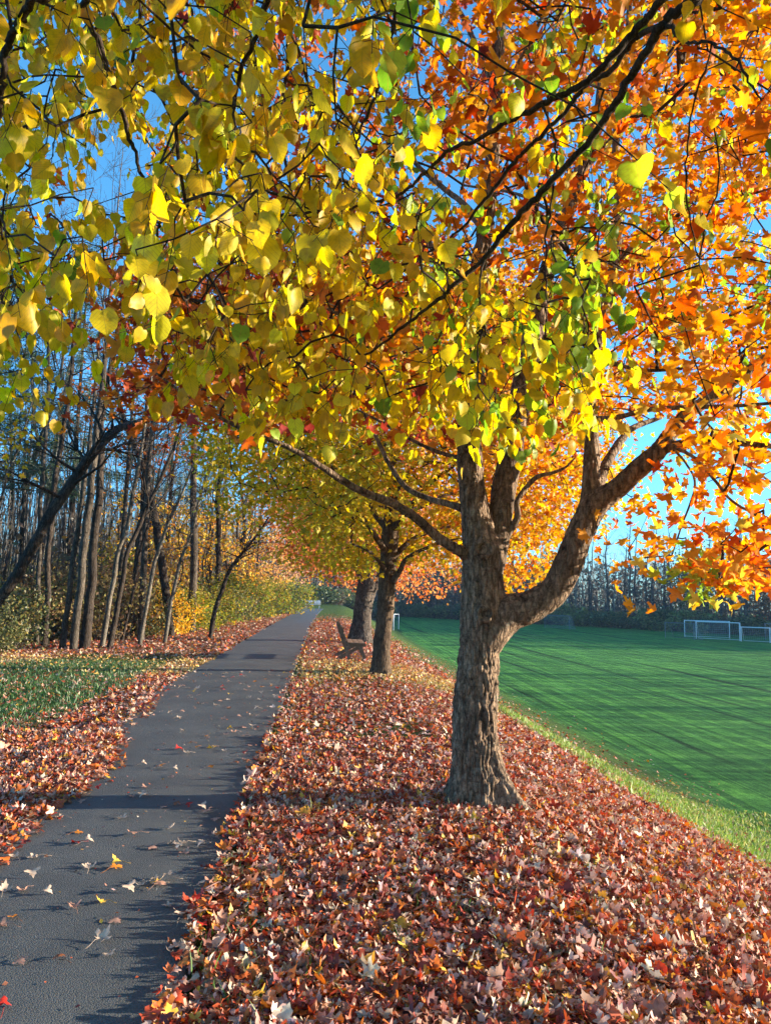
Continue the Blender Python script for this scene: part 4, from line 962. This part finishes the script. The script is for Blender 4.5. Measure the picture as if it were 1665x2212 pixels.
edge_tree([(-60, 1435, 17.0, 36), (-20, 1330, 17.0, 32), (20, 1262, 17.0, 32), (80, 1165, 17.2, 31), (130, 1085, 17.4, 30), (170, 1022, 17.6, 29), (205, 975, 17.8, 28), (250, 930, 18.2, 24), (320, 905, 18.8, 17), (400, 850, 19.4, 10)], M_dark_bark, 'dark mossy tree leaning far over to the right across the upright trunks', top=6, start=.45, nb=16, length=2.2)
edge_tree([(78, 1412, E + 1, 14), (85, 1250, E + 1, 13), (92, 1050, E + 1, 12), (103, 874, E + 1, 12), (108, 700, E + 1, 10)], M_wood_bark, 'straight grey trunk rising behind the leaning dark tree, furthest left', start=.4)
edge_tree([(95, 1412, E, 19), (105, 1250, E, 16), (112, 1120, E, 15), (128, 1000, E, 14), (150, 850, E, 13), (158, 760, E, 11)], M_dark_bark, 'dark straight trunk just right of the leftmost grey trunk', start=.4)
edge_tree([(134, 1410, E - .5, 19), (146, 1300, E - .5, 16), (158, 1220, E - .5, 15), (172, 1120, E - .5, 13), (188, 1010, E - .5, 12), (200, 900, E - .5, 10)], M_wood_bark, 'slim grey trunk curving slightly right near the leaning tree', start=.45)
edge_tree([(158, 1410, E - 1, 22), (170, 1300, E - 1, 22), (180, 1200, E - 1, 22), (192, 1090, E - 1, 21), (205, 985, E - 1, 20), (218, 860, E - 1, 17)], M_wood_bark, 'stout pale grey trunk where the leaning tree crosses', start=.5)
edge_tree([(182, 1408, E - .4, 34), (192, 1320, E - .4, 27), (202, 1220, E - .4, 24), (208, 1120, E - .4, 22), (216, 1020, E - .4, 20), (222, 900, E - .4, 16), (240, 800, E - .4, 12)], M_dark_bark, 'broad dark trunk with a sunlit tan patch low on its right side', start=.45)
edge_tree([(220, 1405, E + .5, 17), (237, 1300, E + .5, 14), (252, 1215, E + .5, 13), (272, 1140, E + .5, 12), (292, 1050, E + .5, 12), (308, 960, E + .5, 10), (320, 870, E + .5, 8)], M_pale_bark, 'pale forked trunk curving to the right behind a dark one', start=.35)
edge_tree([(236, 1405, E, 18), (252, 1320, E, 15), (265, 1250, E, 14), (282, 1180, E, 13), (310, 1114, E, 12), (345, 1040, E, 10)], M_dark_bark, 'dark slim trunk leaning right beside the pale forked one', start=.35)
edge_tree([(302, 1392, E + 1.5, 13), (312, 1330, E + 1.5, 12), (325, 1262, E + 1.5, 11), (340, 1195, E + 1.5, 11), (372, 1115, E + 1.5, 9), (400, 1050, E + 1.5, 7)], M_pale_bark, 'pale slender trunk leaning right with a fork halfway up', start=.3, length=1.9)
edge_tree([(356, 1382, E + 2.5, 13), (368, 1315, E + 2.5, 11), (380, 1250, E + 2.5, 10), (400, 1180, E + 2.5, 9), (424, 1110, E + 2.5, 8)], M_pale_bark, 'pale thin trunk beside the yellow bushes at the end of the grove', start=.3, length=1.9)
edge_tree([(412, 1368, 30, 30), (416, 1300, 30, 23), (420, 1180, 30, 22), (418, 1080, 30, 20), (420, 950, 30, 18)], M_wood_bark, 'thick straight brown trunk standing behind the yellow bushes', start=.45)
edge_tree([(372, 1376, 27, 20), (352, 1230, 27, 24), (340, 1150, 27, 22), (325, 1060, 27, 20), (300, 990, 27, 17), (278, 930, 27, 14)], M_dark_bark, 'dark crooked trunk leaning left among the slender trees', start=.4)
edge_tree([(454, 1372, 26, 14), (464, 1320, 26, 13), (478, 1275, 26, 12), (496, 1232, 26, 11), (520, 1200, 26, 10), (545, 1170, 26, 6)], M_dark_bark, 'short dark trunk leaning right above the yellow-green bushes', top=4, start=.5, length=1.6)
edge_tree([(262, 1400, E + 3, 9), (285, 1290, E + 3, 8), (300, 1200, E + 3, 7), (330, 1090, E + 3, 6)], M_dark_bark, 'thin dark sapling slanting right between two pale trunks', start=.3, length=1.6, top=9)

def straight_tree(h, r0, lean, mat, seed, nb=16, depth=2, start=.35, length=2.4, sides=8, sub=4):
    z = np.linspace(0, h, 6); p = np.column_stack([lean * (z / h) ** 1.5 * h * .12 + rng.normal(0, .12, 6) * (z > 0), rng.normal(0, .12, 6) * (z > 0), z - .15]); p[0, :2] = 0
    return bare_tree('bare_tree', p, r0 * (1 - .85 * (z / h) ** 1.2), mat, np.zeros(3), start=start, nb=nb, depth=depth, length=length, sides=sides, sub=sub)
protoA = [straight_tree(15, .13, .8, M_wood_bark, 1), straight_tree(13, .09, 1.4, M_pale_bark, 2, nb=14), straight_tree(17, .17, .3, M_dark_bark, 3, nb=20, length=3), straight_tree(11, .06, 1.8, M_wood_bark, 4, nb=12, length=1.8), straight_tree(14, .10, -.6, M_dark_bark, 5)]
sapl = [straight_tree(5.5, .025, 2.0, M_pale_bark, 6, nb=14, depth=1, start=.15, length=1.1, sides=6), straight_tree(4.2, .02, -1.0, M_wood_bark, 7, nb=14, depth=1, start=.15, length=.9, sides=6), straight_tree(7, .035, 1.2, M_dark_bark, 8, nb=16, depth=1, start=.2, length=1.3, sides=6)]
usedp = set()
def place(proto, x, y, s, rz, label, group, dz=0.0, cat='tree', name=None):
    o = proto if id(proto) not in usedp else copy_tree(proto); usedp.add(id(proto))
    o.location = (float(x), float(y), float(height(x, y)) + dz); o.rotation_euler = (0, 0, rz); o.scale = (s, s, s)
    tag(o, label, cat, group)
    if name: o.name = name
    return o
wedge = lambda y: np.interp(y, [-60, 14, 22, 30, 45, 60, 90, 125], [-8.2, -8.4, -8.3, -7.6, -8.2, -9.0, -12.5, -13])
names = {0: 'tall grey leafless tree', 1: 'pale slim leafless tree', 2: 'big dark leafless tree', 3: 'thin grey leafless tree', 4: 'dark slender leafless tree'}
tries = 0; pts_ = []
while len(pts_) < 85 and tries < 9000:
    tries += 1
    y = 14 + 75 * rng.random() ** 1.4; dx = .8 + 26 * rng.random() ** 1.3; x = float(wedge(y)) - dx
    if x / y < -.62: continue
    if any((x - a) ** 2 + (y - b) ** 2 < 1.1 for a, b in pts_): continue
    if y < 25 and dx < 2.2: continue
    pts_.append((x, y)); k = int(rng.integers(5))
    depthw = 'just inside the left woodland edge' if dx < 6 else 'deep inside the left wood'
    place(protoA[k], x, y, rng.uniform(.8, 1.25), rng.uniform(0, 6.28), f'{names[k]} {depthw}, {"nearer" if y < 35 else "farther"} half', f'{names[k]}s {depthw}, {"nearer" if y < 35 else "farther"} half')
for i in range(75):
    y = 15 + 55 * rng.random() ** 1.2; x = float(wedge(y)) - .1 - 7 * rng.random() ** 1.5
    k = int(rng.integers(3)); nm = ['pale whippy sapling', 'short grey sapling', 'dark thin sapling'][k]; part_ = 'near' if y < 30 else 'far'
    place(sapl[k], x, y, rng.uniform(.7, 1.3), rng.uniform(0, 6.28), f'{nm} in the {part_} undergrowth of the woodland edge', f'{nm}s in the {part_} undergrowth along the woodland edge', cat='sapling', name='sapling')

# undergrowth bushes at the woodland edge
def bush(name, r, n, cols, w, T, size, mat, stems=26, hgt=1.0):
    t = empty(name, (0, 0, 0))
    c = ellipsoid_pts(max(8, n // 40), (0, 0, r * .75 * hgt), (r, r, r * .8 * hgt), .3); c = c[c[:, 2] > .05]
    k = 40; pos = np.repeat(c, k, 0) + rng.normal(0, r * .17, (len(c) * k, 3)); pos[:, 2] = np.abs(pos[:, 2])
    m = len(pos); L = leaves(T, pos, rdir(m) + np.array([0, 0, -.4]), rdir(m) + np.array([0, 0, .6]), size * np.exp(rng.normal(0, .25, m)), palette(m, cols, w), fold=.3, curl=.3, cup=.2)
    leaf_obj('crown', [L], mat, t)
    j = rng.integers(0, len(c), stems); A = np.column_stack([rng.normal(0, .12 * r, (stems, 2)), np.full(stems, -.05)]); M_ = (A + c[j]) / 2 + rng.normal(0, .1 * r, (stems, 3))
    mb = MB(); mb.add(*prisms(A, M_, np.full(stems, .012), np.full(stems, .008), 3)); mb.add(*prisms(M_, c[j], np.full(stems, .008), np.full(stems, .003), 3)); mb.build('stem', M_wood_bark, t).name = 'stems'
    return t
YG = [(.36, .31, .045), (.22, .25, .04), (.52, .38, .05), (.16, .22, .04), (.30, .20, .06)]
b_y = bush('bush', 1.0, 2400, YG, [2, 3, 1.5, 2.5, 1.5], T_TINY, .075, M_maple)
b_o = bush('bush', 1.0, 2600, [(.78, .42, .05), (.80, .52, .07), (.70, .30, .05)], [3, 3, 1], T_TINY, .085, M_maple)
b_g = bush('bush', 1.0, 2400, [(.07, .09, .03), (.14, .14, .045), (.26, .21, .06)], [3, 2, 1], T_TINY, .075, M_green)
b_b = bush('bush', 1.0, 1500, [(.30, .20, .09), (.42, .34, .12), (.22, .13, .07)], [2, 2, 2], T_TINY, .07, M_maple, 44)
spots = [(b_y, 640, 61, 2.2, 'yellow-green bush at the far end of the woodland edge, nearest the path'), (b_y, 590, 52, 2.0, 'yellow-green bush next along from the far end of the woodland edge'), (b_y, 548, 45, 1.9, 'large yellow-green bush behind the short leaning trunk'),
         (b_y, 500, 38, 1.7, 'yellow-green bush to the right of the short leaning trunk'), (b_g, 520, 42, 1.3, 'low green bush in front of the yellow-green ones'), (b_y, 440, 31, 1.35, 'bright yellow-green bush at the foot of the thick brown trunk'), (b_o, 395, 28.5, 1.1, 'golden orange bush beside the pale thin trunk'),
         (b_y, 410, 30, 1.2, 'yellow-green bush just behind the golden orange bush'), (b_g, 350, 27, 1.2, 'dark green bush between the pale slender trunks'), (b_y, 470, 36, 1.5, 'yellow-green bush left of the short leaning trunk'),
         (b_b, 300, 25, 1.5, 'brown twiggy bush behind the pale slender trunk'), (b_b, 250, 26, 1.7, 'tall brown twiggy bush behind the dark slim trunk'), (b_g, 205, 25, 1.2, 'dim green bush behind the broad dark trunk'), (b_b, 150, 24, 1.6, 'tawny twiggy bush among the leftmost straight trunks'),
         (b_g, 60, 20, 1.1, 'green bush low at the far left under the leaning tree'), (b_g, 12, 18.5, .8, 'low dim green bush at the left border below the leaning tree'), (b_b, 100, 22.5, 1.3, 'brown bush beneath the leftmost dark trunk'), (b_b, 340, 31, 2.2, 'large tawny bush further back behind the slender trees'),
         (b_b, 20, 26, 2.0, 'large brown thicket back in the wood at far left'), (b_g, 110, 31, 2.2, 'large dim green thicket behind the leftmost trunks'), (b_b, 200, 33, 2.4, 'wide tawny thicket behind the broad dark trunk'), (b_y, 290, 36, 2.4, 'large yellowish thicket deep behind the slender trees')]
for pr, px, d, s, lab in spots:
    x = (px - 832.5) / FPX * d; yb = d
    o = pr if id(pr) not in usedp else copy_tree(pr); usedp.add(id(pr))
    o.location = (x - .3 * s, yb, float(height(x, yb))); o.scale = (s, s, s * rng.uniform(.8, 1.05)); o.rotation_euler = (0, 0, rng.uniform(0, 6.28)); tag(o, lab, 'bush')

# understorey trees that still carry leaves
def leafy_tree(label, name, x, y, h, r0, cen, rad, ncl, per, size, colf, T=T_TINY, mat=M_wood_bark, spread=.4, lmat=None, keepf=None, lean=0.):
    b = np.array([x, y, float(height(x, y))]); t = empty(name, b); tag(t, label, 'tree')
    z = np.linspace(0, h, 6); p = b + np.column_stack([lean * z + rng.normal(0, .1, 6) * (z > 0), rng.normal(0, .1, 6) * (z > 0), z - .1]); q, rr = spline(p, r0 * (1 - .85 * z / h), 6)
    V, F, Tt = tube(q, rr, 10); mb = MB(); mb.add(V, F, Tt); mb.build('trunk', mat, t, b)
    c = ellipsoid_pts(ncl, cen, rad, .1); c = c[rng.random(len(c)) < np.clip(.7 + 1.8 * noise(c * .7), .08, 1)]
    if keepf is not None: c = c[keepf(c)]
    A, B, ra, rb = grow(q[len(q) // 4:], None, c, -.05, .6); mb = MB(); mb.add(*prisms(A, B, ra * 1.3, rb * 1.3, 3)); mb.build('twigs', M_twig, t, b)
    L, _ = clusters_to_leaves(T, c, per, spread, size, colf, .4, .4, fold=.3, curl=.3, cup=.2); leaf_obj('crown', [L], lmat or M_maple, t, b)
pal = lambda cols, w: (lambda p: palette(len(p), cols, w))
OY = pal([(.80, .46, .06), (.82, .34, .05), (.78, .55, .09), (.6, .24, .05)], [3, 2, 2, 1])
leafy_tree('golden orange understorey tree behind the slender pale trunks', 'understorey_tree', -10.6, 33, 7, .09, (-10.4, 33, 3.8), (2.6, 2.5, 2.4), 240, 16, .13, OY)
leafy_tree('golden orange understorey tree beside the thick brown trunk', 'understorey_tree', -10.4, 44, 9, .1, (-10.2, 44, 4.2), (3.0, 3, 3.4), 260, 16, .17, OY)
leafy_tree('orange leafed tree near the far end of the woodland edge', 'understorey_tree', -10.6, 58, 10, .14, (-9.9, 58, 5.0), (3.4, 3, 4.2), 280, 16, .2, pal([(.85, .42, .12), (.8, .5, .15), (.7, .3, .1)], [2, 2, 1]))
leafy_tree('pinkish orange tree arching toward the path at its far end', 'understorey_tree', -11.4, 74, 9, .14, (-10.2, 74, 5.6), (4.2, 3, 3.4), 240, 16, .24, pal([(.72, .40, .26), (.8, .42, .18), (.6, .34, .24)], [2, 2, 1]))
leafy_tree('small dark purple leafed tree behind the far end of the grass', 'understorey_tree', -14.6, 92, 4.5, .1, (-14.6, 92, 2.4), (2.6, 2, 2.3), 170, 16, .25, pal([(.09, .035, .045), (.14, .05, .05)], [1, 1]))
leafy_tree('tall red-leaved tree rising above the middle of the grove', 'red_oak', -7.9, 24.5, 15, .12, (-7.4, 24.5, 11.6), (2.3, 2.2, 4.4), 330, 16, .14, pal([(.46, .09, .03), (.58, .16, .04), (.32, .06, .03), (.62, .26, .05)], [3, 2, 2, 1]), spread=.34)
leafy_tree('rusty orange tree with leaves high over the slender trunks', 'red_oak', -9.8, 28, 13, .12, (-8.6, 28, 8.6), (3.6, 2.4, 2.6), 220, 14, .14, pal([(.62, .18, .04), (.5, .12, .03), (.7, .26, .05)], [3, 2, 2]), spread=.34)
leafy_tree('yellow-leaved maple at the left border beyond the lawn', 'understorey_tree', -8.6, 13.2, 9, .10, (-7.9, 13.2, 4.9), (1.25, 1.3, 1.9), 120, 18, .10, pal([(.74, .46, .04), (.7, .54, .06), (.7, .36, .04)], [3, 2, 1]), T=T_LO, spread=.24)
def needle_tree(label, x, y, h):
    b = np.array([x, y, float(height(x, y))]); t = empty('pine_tree', b); tag(t, label, 'tree')
    z = np.linspace(0, h, 8); q, rr = spline(b + np.column_stack([z * 0, z * 0, z - .1]), .16 * (1 - .9 * z / h), 3); V, F, Tt = tube(q, rr, 10); mb = MB(); mb.add(V, F, Tt); mb.build('trunk', M_dark_bark, t, b)
    A = []; B = []; pos = []
    for k in range(90):
        zz = h * (.34 + .64 * k / 90); L = (h - zz) * .30 + .5; a = k * 2.4; d = np.array([math.cos(a), math.sin(a), -.08]); s = b + np.array([0, 0, zz]); e = s + d * L * rng.uniform(.7, 1.1)
        A.append(s); B.append(e)
        for f in np.linspace(.25, 1, max(4, int(L * 6))): pos.append(s + (e - s) * f)
    A = np.array(A); B = np.array(B); mb = MB(); mb.add(*prisms(A, B, np.full(len(A), .02), np.full(len(A), .006), 4)); mb.build('twigs', M_twig, t, b)
    pos = np.repeat(np.array(pos), 16, 0); m = len(pos); pos = pos + rng.normal(0, .13, (m, 3)); tip = rdir(m) + np.array([0, 0, .2])
    tv, tf = T_DIA; L = leaves((tv * np.array([.16, 1]), tf), pos, tip, rdir(m), np.full(m, .22), palette(m, [(.035, .075, .04), (.06, .11, .05), (.03, .06, .045)], [1, 1, 1]), fold=.1, curl=.1, cup=0)
    leaf_obj('crown', [L], M_green, t, b)
needle_tree('dark green pine at the left border behind the yellow leaves', -12.8, 23.5, 15)
needle_tree('tall dark pine deep in the grove left of the red-leaved tree', -14.5, 34, 19)
needle_tree('dark pine farther along behind the rusty orange tree', -13.5, 46, 19)

# ------------------------------------------------------------------ the wood beyond the field
line = np.array([(-46, 104), (-24, 118), (-14, 124), (-4, 140), (3, 176), (14, 162), (28, 142), (44, 122), (58, 105), (72, 90), (84, 70), (94, 40), (99, 10), (101, -25), (101, -70)], float)
seg = np.linalg.norm(np.diff(line, axis=0), axis=1); cum = np.concatenate([[0], np.cumsum(seg)])
def along_line(s): return np.array([np.interp(s, cum, line[:, 0]), np.interp(s, cum, line[:, 1])])
M_far = bark_mat('far_bark', (.05, .045, .045), (.16, .145, .135), .5, .1)
M_farpale = bark_mat('far_pale_bark', (.16, .15, .14), (.34, .32, .30), .5, .1)
def far_tree(h, r0, mat, nb, leafcol=None, length=3.0, forks=0):
    t = straight_tree(h, r0, rng.uniform(-1, 1), mat, 0, nb=nb, depth=2, start=.18, length=length, sides=6, sub=4)
    if leafcol:
        c = ellipsoid_pts(70, (0, 0, h * .55), (2.6, 2.6, h * .36), .2); L, _ = clusters_to_leaves(T_DIA, c, 12, .55, .34, pal(*leafcol)); leaf_obj('leafage', [L], M_maple, t)
    return t
farp = [(far_tree(15, .20, M_far, 22), 'dark leafless tree'), (far_tree(13, .12, M_farpale, 18), 'pale-stemmed leafless tree'), (far_tree(16, .22, M_far, 26, length=3.6), 'broad leafless tree'), (far_tree(12, .14, M_far, 18, ([(.24, .11, .04), (.32, .15, .05)], [1, 1])), 'tree with sparse rusty leaves'), (far_tree(14, .14, M_farpale, 20), 'slim pale leafless tree'), (far_tree(14, .2, M_far, 20, ([(.09, .12, .05), (.14, .15, .06)], [1, 1])), 'olive-leaved tree')]
s = 0.0; row = 0
while s < cum[-1]:
    p0 = along_line(s); vis = p0[0] < .60 * p0[1]
    tdir = unit(along_line(s + 1) - along_line(s - 1)); nrm_ = np.array([-tdir[1], tdir[0]])
    if nrm_ @ (p0 - np.array([30, 40])) < 0: nrm_ = -nrm_
    for off in ((1.5, 5.5) if vis else (1.0, 4.0, 7.5)):
        q = p0 + nrm_ * (off + rng.uniform(-1.4, 1.4)) + tdir * rng.uniform(-1, 1); k = int(rng.choice(6, p=[.28, .14, .24, .10, .12, .12]))
        where = 'beyond the end of the path' if q[0] < 0 else 'behind the goals' if vis and q[0] > 34 else 'across the playing field' if vis else 'along the right-hand side of the playing field'
        rk = 'front rank' if off < 3 else 'rear ranks'
        hs = rng.uniform(.80, 1.02)
        hs = hs * (1.24 if vis else 1.12)
        if q[0] > 72 and 56 < q[1] < 80 and k not in (1, 4): continue
        place(farp[k][0], q[0], q[1], hs, rng.uniform(0, 6.28), f'{farp[k][1]}, {rk}, {where}', f'{farp[k][1]}s, {rk}, {where}', name='autumn_tree' if k in (3, 5) else None)
    s += 2.9 if vis else 3.4
# bushes along the foot of that wood
fb = [(bush('bush', 1.0, 1500, [(.05, .085, .03), (.10, .14, .045), (.16, .18, .06)], [3, 2, 1], T_DIA, .16, M_green), 'dark green'), (bush('bush', 1.0, 1500, [(.16, .20, .06), (.24, .26, .08), (.10, .13, .05)], [2, 2, 1], T_DIA, .16, M_green), 'light olive'), (bush('bush', 1.0, 1200, [(.12, .09, .06), (.20, .15, .08)], [2, 1], T_DIA, .15, M_green), 'brownish')]
s = 0.0
while s < cum[-1] - 60:
    p0 = along_line(s); vis = p0[0] < .58 * p0[1]
    q = p0 + rng.normal(0, .6, 2); k = int(rng.choice(3, p=[.45, .33, .22])); sc_ = rng.uniform(1.5, 2.9)
    o = fb[k][0] if id(fb[k][0]) not in usedp else copy_tree(fb[k][0]); usedp.add(id(fb[k][0]))
    o.location = (q[0], q[1], float(height(q[0], q[1]))); o.scale = (sc_, sc_, sc_ * rng.uniform(.7, .95)); o.rotation_euler = (0, 0, rng.uniform(0, 6.28))
    where = 'beyond the end of the path' if q[0] < -2 else 'behind the left half of the playing field' if q[0] < 30 else 'behind the goals' if vis else 'on the right-hand side of the playing field'
    sz = 'large' if sc_ > 2.2 else 'low'
    tag(o, f'{sz} {fb[k][1]} bush under the far trees {where}', 'bush', f'{sz} {fb[k][1]} bushes under the far trees {where}')
    s += 2.3 if vis else 5
# the dense depth of that wood, where no single tree can be told apart
def deep_wood():
    n = 11000; s = rng.uniform(0, cum[-1], n); A = np.array([along_line(v) for v in s]); 
    ctr = np.array([30, 40]); nr = unit(A - ctr); off = rng.uniform(7, 26, n); A = A + nr * off[:, None]
    z = height(A[:, 0], A[:, 1]); h = rng.uniform(6, 15, n) 
    a3 = np.column_stack([A, z - .2]); b3 = a3 + np.column_stack([rng.normal(0, .9, n), rng.normal(0, .9, n), h]); r = rng.uniform(.02, .10, n)
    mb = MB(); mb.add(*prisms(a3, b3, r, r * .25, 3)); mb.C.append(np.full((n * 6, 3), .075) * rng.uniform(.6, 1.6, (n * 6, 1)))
    m = 15000; s = rng.uniform(0, cum[-1], m); Q = np.array([along_line(v) for v in s]); nr = unit(Q - ctr); Q = Q + nr * rng.uniform(9, 30, m)[:, None]
    zq = height(Q[:, 0], Q[:, 1]) + 11.5 * rng.random(m) ** 1.15 + .2
    k = 5; pos = np.repeat(np.column_stack([Q, zq]), k, 0) + rng.normal(0, .5, (m * k, 3))
    gap = (Q[:, 0] > 70) & (Q[:, 1] > 56) & (Q[:, 1] < 82); pos = pos[~np.repeat(gap, k)]; m = int((~gap).sum())
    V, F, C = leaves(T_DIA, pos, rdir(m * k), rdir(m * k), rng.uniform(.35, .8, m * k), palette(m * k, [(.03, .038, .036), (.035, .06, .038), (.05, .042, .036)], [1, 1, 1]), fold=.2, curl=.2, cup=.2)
    mb.add(V, *F); mb.C.append(C)
    tag(mb.build('distant_wood', M_green), 'dense shaded depth of the wood beyond the playing field', 'wood', kind='stuff')
deep_wood()
def deep_left():
    n = 4200; y = 18 + 85 * rng.random(n) ** 1.2; x = wedge(y) - 3.5 - 31 * rng.random(n); z = height(x, y)
    a3 = np.column_stack([x, y, z - .2]); b3 = a3 + np.column_stack([rng.normal(.3, .8, n), rng.normal(0, .8, n), rng.uniform(3, 13, n)]); r = rng.uniform(.010, .055, n)
    mb = MB(); mb.add(*prisms(a3, b3, r, r * .3, 3)); mb.C.append(np.full((n * 6, 3), .10) * rng.uniform(.5, 1.6, (n * 6, 1)) * np.array([1, .9, .8]))
    m = 5200; y = 18 + 85 * rng.random(m); x = wedge(y) - 2.0 - 32 * rng.random(m); zq = height(x, y) + 4.2 * rng.random(m) ** 1.6 + .1
    k = 6; pos = np.repeat(np.column_stack([x, y, zq]), k, 0) + rng.normal(0, .4, (m * k, 3))
    V, F, C = leaves(T_DIA, pos, rdir(m * k), rdir(m * k), rng.uniform(.12, .3, m * k), palette(m * k, [(.14, .10, .05), (.09, .09, .04), (.30, .19, .05), (.07, .06, .04)], [2, 2, 1.3, 2.4]), fold=.2, curl=.2, cup=.2)
    mb.add(V, *F); mb.C.append(C)
    tag(mb.build('undergrowth', M_green), 'tangled brown and yellow undergrowth filling the wood left of the path', 'undergrowth', kind='stuff')
deep_left()

# ------------------------------------------------------------------ benches
def bench(loc, rz, L, mat, label, sc_=1.0):
    """local +x is the way the sitter faces, y along the bench"""
    t = empty('park_bench', loc, rz); tag(t, label, 'bench'); t.scale = (sc_,) * 3
    def plank(name, c, s, ang=0):
        mb = MB(); box(mb, (0, 0, 0), s, roty(ang), bev=.008); o = mb.build(name, mat, t, smooth=False); o.location = c; return o
    for k in range(3): plank('seat_plank', (.02 + k * .145, 0, .445 - .006 * k), (.135, L, .042))
    for k in range(2): plank('back_plank', (-.135 - .055 * k, 0, .60 + .17 * k), (.04, L, .15), -.30)
    def beam(mb, a, b, w, y, th):
        a = np.array(a, float); b = np.array(b, float); d = b - a; l = np.linalg.norm(d); ang = math.atan2(d[0], d[1]); box(mb, ((a[0] + b[0]) / 2, y, (a[1] + b[1]) / 2), (w, th, l), roty(ang), bev=.006)
    for sgn in (-1, 1):
        y = sgn * (L / 2 - .17)
        mb = MB(); beam(mb, (-.30, .92), (.00, .05), .085, y, .045); mb.build('back_post', mat, t, smooth=False)
        mb = MB(); beam(mb, (-.34, .02), (.33, .40), .085, y + .048, .042); mb.build('brace', mat, t, smooth=False)
        mb = MB(); beam(mb, (.24, .42), (.40, .0), .085, y, .045); mb.build('leg', mat, t, smooth=False)
        mb = MB(); beam(mb, (-.10, .395), (.40, .395), .075, y - .048, .042); mb.build('seat_rail', mat, t, smooth=False)
    return t
bx = P(752, 1418, 19.0)
ang = -math.atan(.0827) * -1
bench((bx[0], 19.2, float(height(bx[0], 19.2))), ang, 1.55, M_bench, 'brown timber bench seen end-on beside the path, facing the playing field')
fx = P(675, 1322, 87.0)
bench((fx[0], 87.0, float(height(fx[0], 87.0))), -math.pi / 2 + .15, 1.7, M_bench_white, 'faded white bench facing back along the path at its far end', 1.1)

# ------------------------------------------------------------------ football goals
def goal(a, b, h, depth, label, netmat=M_net, r=.06, group=None, postmat=M_goalwhite, crossdepth=True):
    """goal mouth from ground point a to b; the net leans back to the far side"""
    a = np.array([a[0], a[1], float(height(a[0], a[1]))]); b = np.array([b[0], b[1], float(height(b[0], b[1]))])
    c = (a + b) / 2; t = empty('football_goal', c); tag(t, label, 'goal', group)
    H = np.array([0, 0, h]); ax = unit(b - a); back = np.array([-ax[1], ax[0], 0]); back = back if back[1] > 0 else -back
    q, rr = [a, a + H - ax * 0], 0
    for p0 in (a, b):
        V, F, T = tube([p0, p0 + H * .5, p0 + H], [r] * 3, 8); mb = MB(); mb.add(V, F, T); mb.build('post', postmat, t, c)
    V, F, T = tube([a + H - ax * r, (a + b) / 2 + H, b + H + ax * r], [r] * 3, 8); mb = MB(); mb.add(V, F, T); mb.build('crossbar', postmat, t, c)
    mb = MB()
    for p0 in (a, b):
        V, F, T = tube([p0 + H, p0 + H + back * depth * .35, p0 + back * depth + H * .03], [r * .5] * 3, 6); mb.add(V, F, T)
    V, F, T = tube([a + back * depth + H * .03, c + back * depth + H * .03, b + back * depth + H * .03], [r * .5] * 3, 6); mb.add(V, F, T)
    mb.build('back_frame', postmat, t, c)
    A = []; B = []; W = np.linalg.norm(b - a); n = int(W / .22)
    prof = [H, H + back * depth * .35, back * depth + H * .03]
    for k in range(n + 1):
        o = a + ax * W * k / n
        for i in range(2): A.append(o + prof[i]); B.append(o + prof[i + 1])
    for f in np.linspace(0, 1, 14):
        o = prof[0] * (1 - min(1, f * 3)) + prof[1] * min(1, f * 3) if f < 1 / 3 else prof[1] * (1 - (f - 1 / 3) * 1.5) + prof[2] * (f - 1 / 3) * 1.5
        A.append(a + o); B.append(b + o)
        for p0 in (a, b): A.append(p0 + H * (1 - f)); B.append(p0 + back * depth * (.35 + .65 * f) * (f > 0) + H * (1 - f) + back * .01)
    mb = MB(); A = np.array(A); B = np.array(B); mb.add(*prisms(A, B, np.full(len(A), .011), np.full(len(A), .011), 3)); mb.build('net', netmat, t, c, smooth=False)
def gp(px, py, d): v = P(px, py, d); return v[:2]
goal(gp(1503, 1376, 96), gp(1597, 1376, 93), 2.2, 1.2, 'white goal with a wide crossbar at the front of the group at the far right')
goal(gp(1478, 1370, 101), gp(1575, 1374, 99), 2.2, 1.2, 'second white goal standing just behind the wide front one')
goal(gp(1600, 1376, 92), gp(1662, 1378, 90), 1.75, 1.2, 'lower white goal with a sagging net at the right border')
goal(gp(1436, 1374, 97), gp(1498, 1377, 93), 2.0, 1.6, 'grey netted goal turned sideways left of the white goals', M_netgrey, .04, postmat=M_netgrey)
goal(gp(1652, 1375, 97), gp(1690, 1377, 94), 2.1, 1.5, 'grey netted goal cut by the right border behind the low white goal', M_netgrey, .04, postmat=M_netgrey)
goal(gp(1176, 1352, 122), gp(1229, 1356, 118), 2.1, 1.5, 'pale grey goal seen alone just right of the big maple trunk', M_net, .04, postmat=M_netgrey)
goal(gp(850, 1346, 98), gp(861, 1342, 106), 2.1, 1.2, 'white goal seen edge-on between the slim maple and the big trunk', M_net, .045)

# ------------------------------------------------------------------ the morning air
def haze():
    m, nt = new_mat('haze'); v = nt.nodes.new('ShaderNodeVolumePrincipled'); v.inputs['Color'].default_value = (.42, .68, 1, 1); v.inputs['Density'].default_value = .00027; v.inputs['Anisotropy'].default_value = .2
    o = nt.nodes.new('ShaderNodeOutputMaterial'); nt.links.new(v.outputs[0], o.inputs['Volume'])
    mb = MB(); box(mb, (0, 140, 9), (900, 860, 29)); b = mb.build('haze', m, smooth=False); tag(b, 'thin bluish morning haze over the field and woods', 'haze', kind='stuff')
haze()
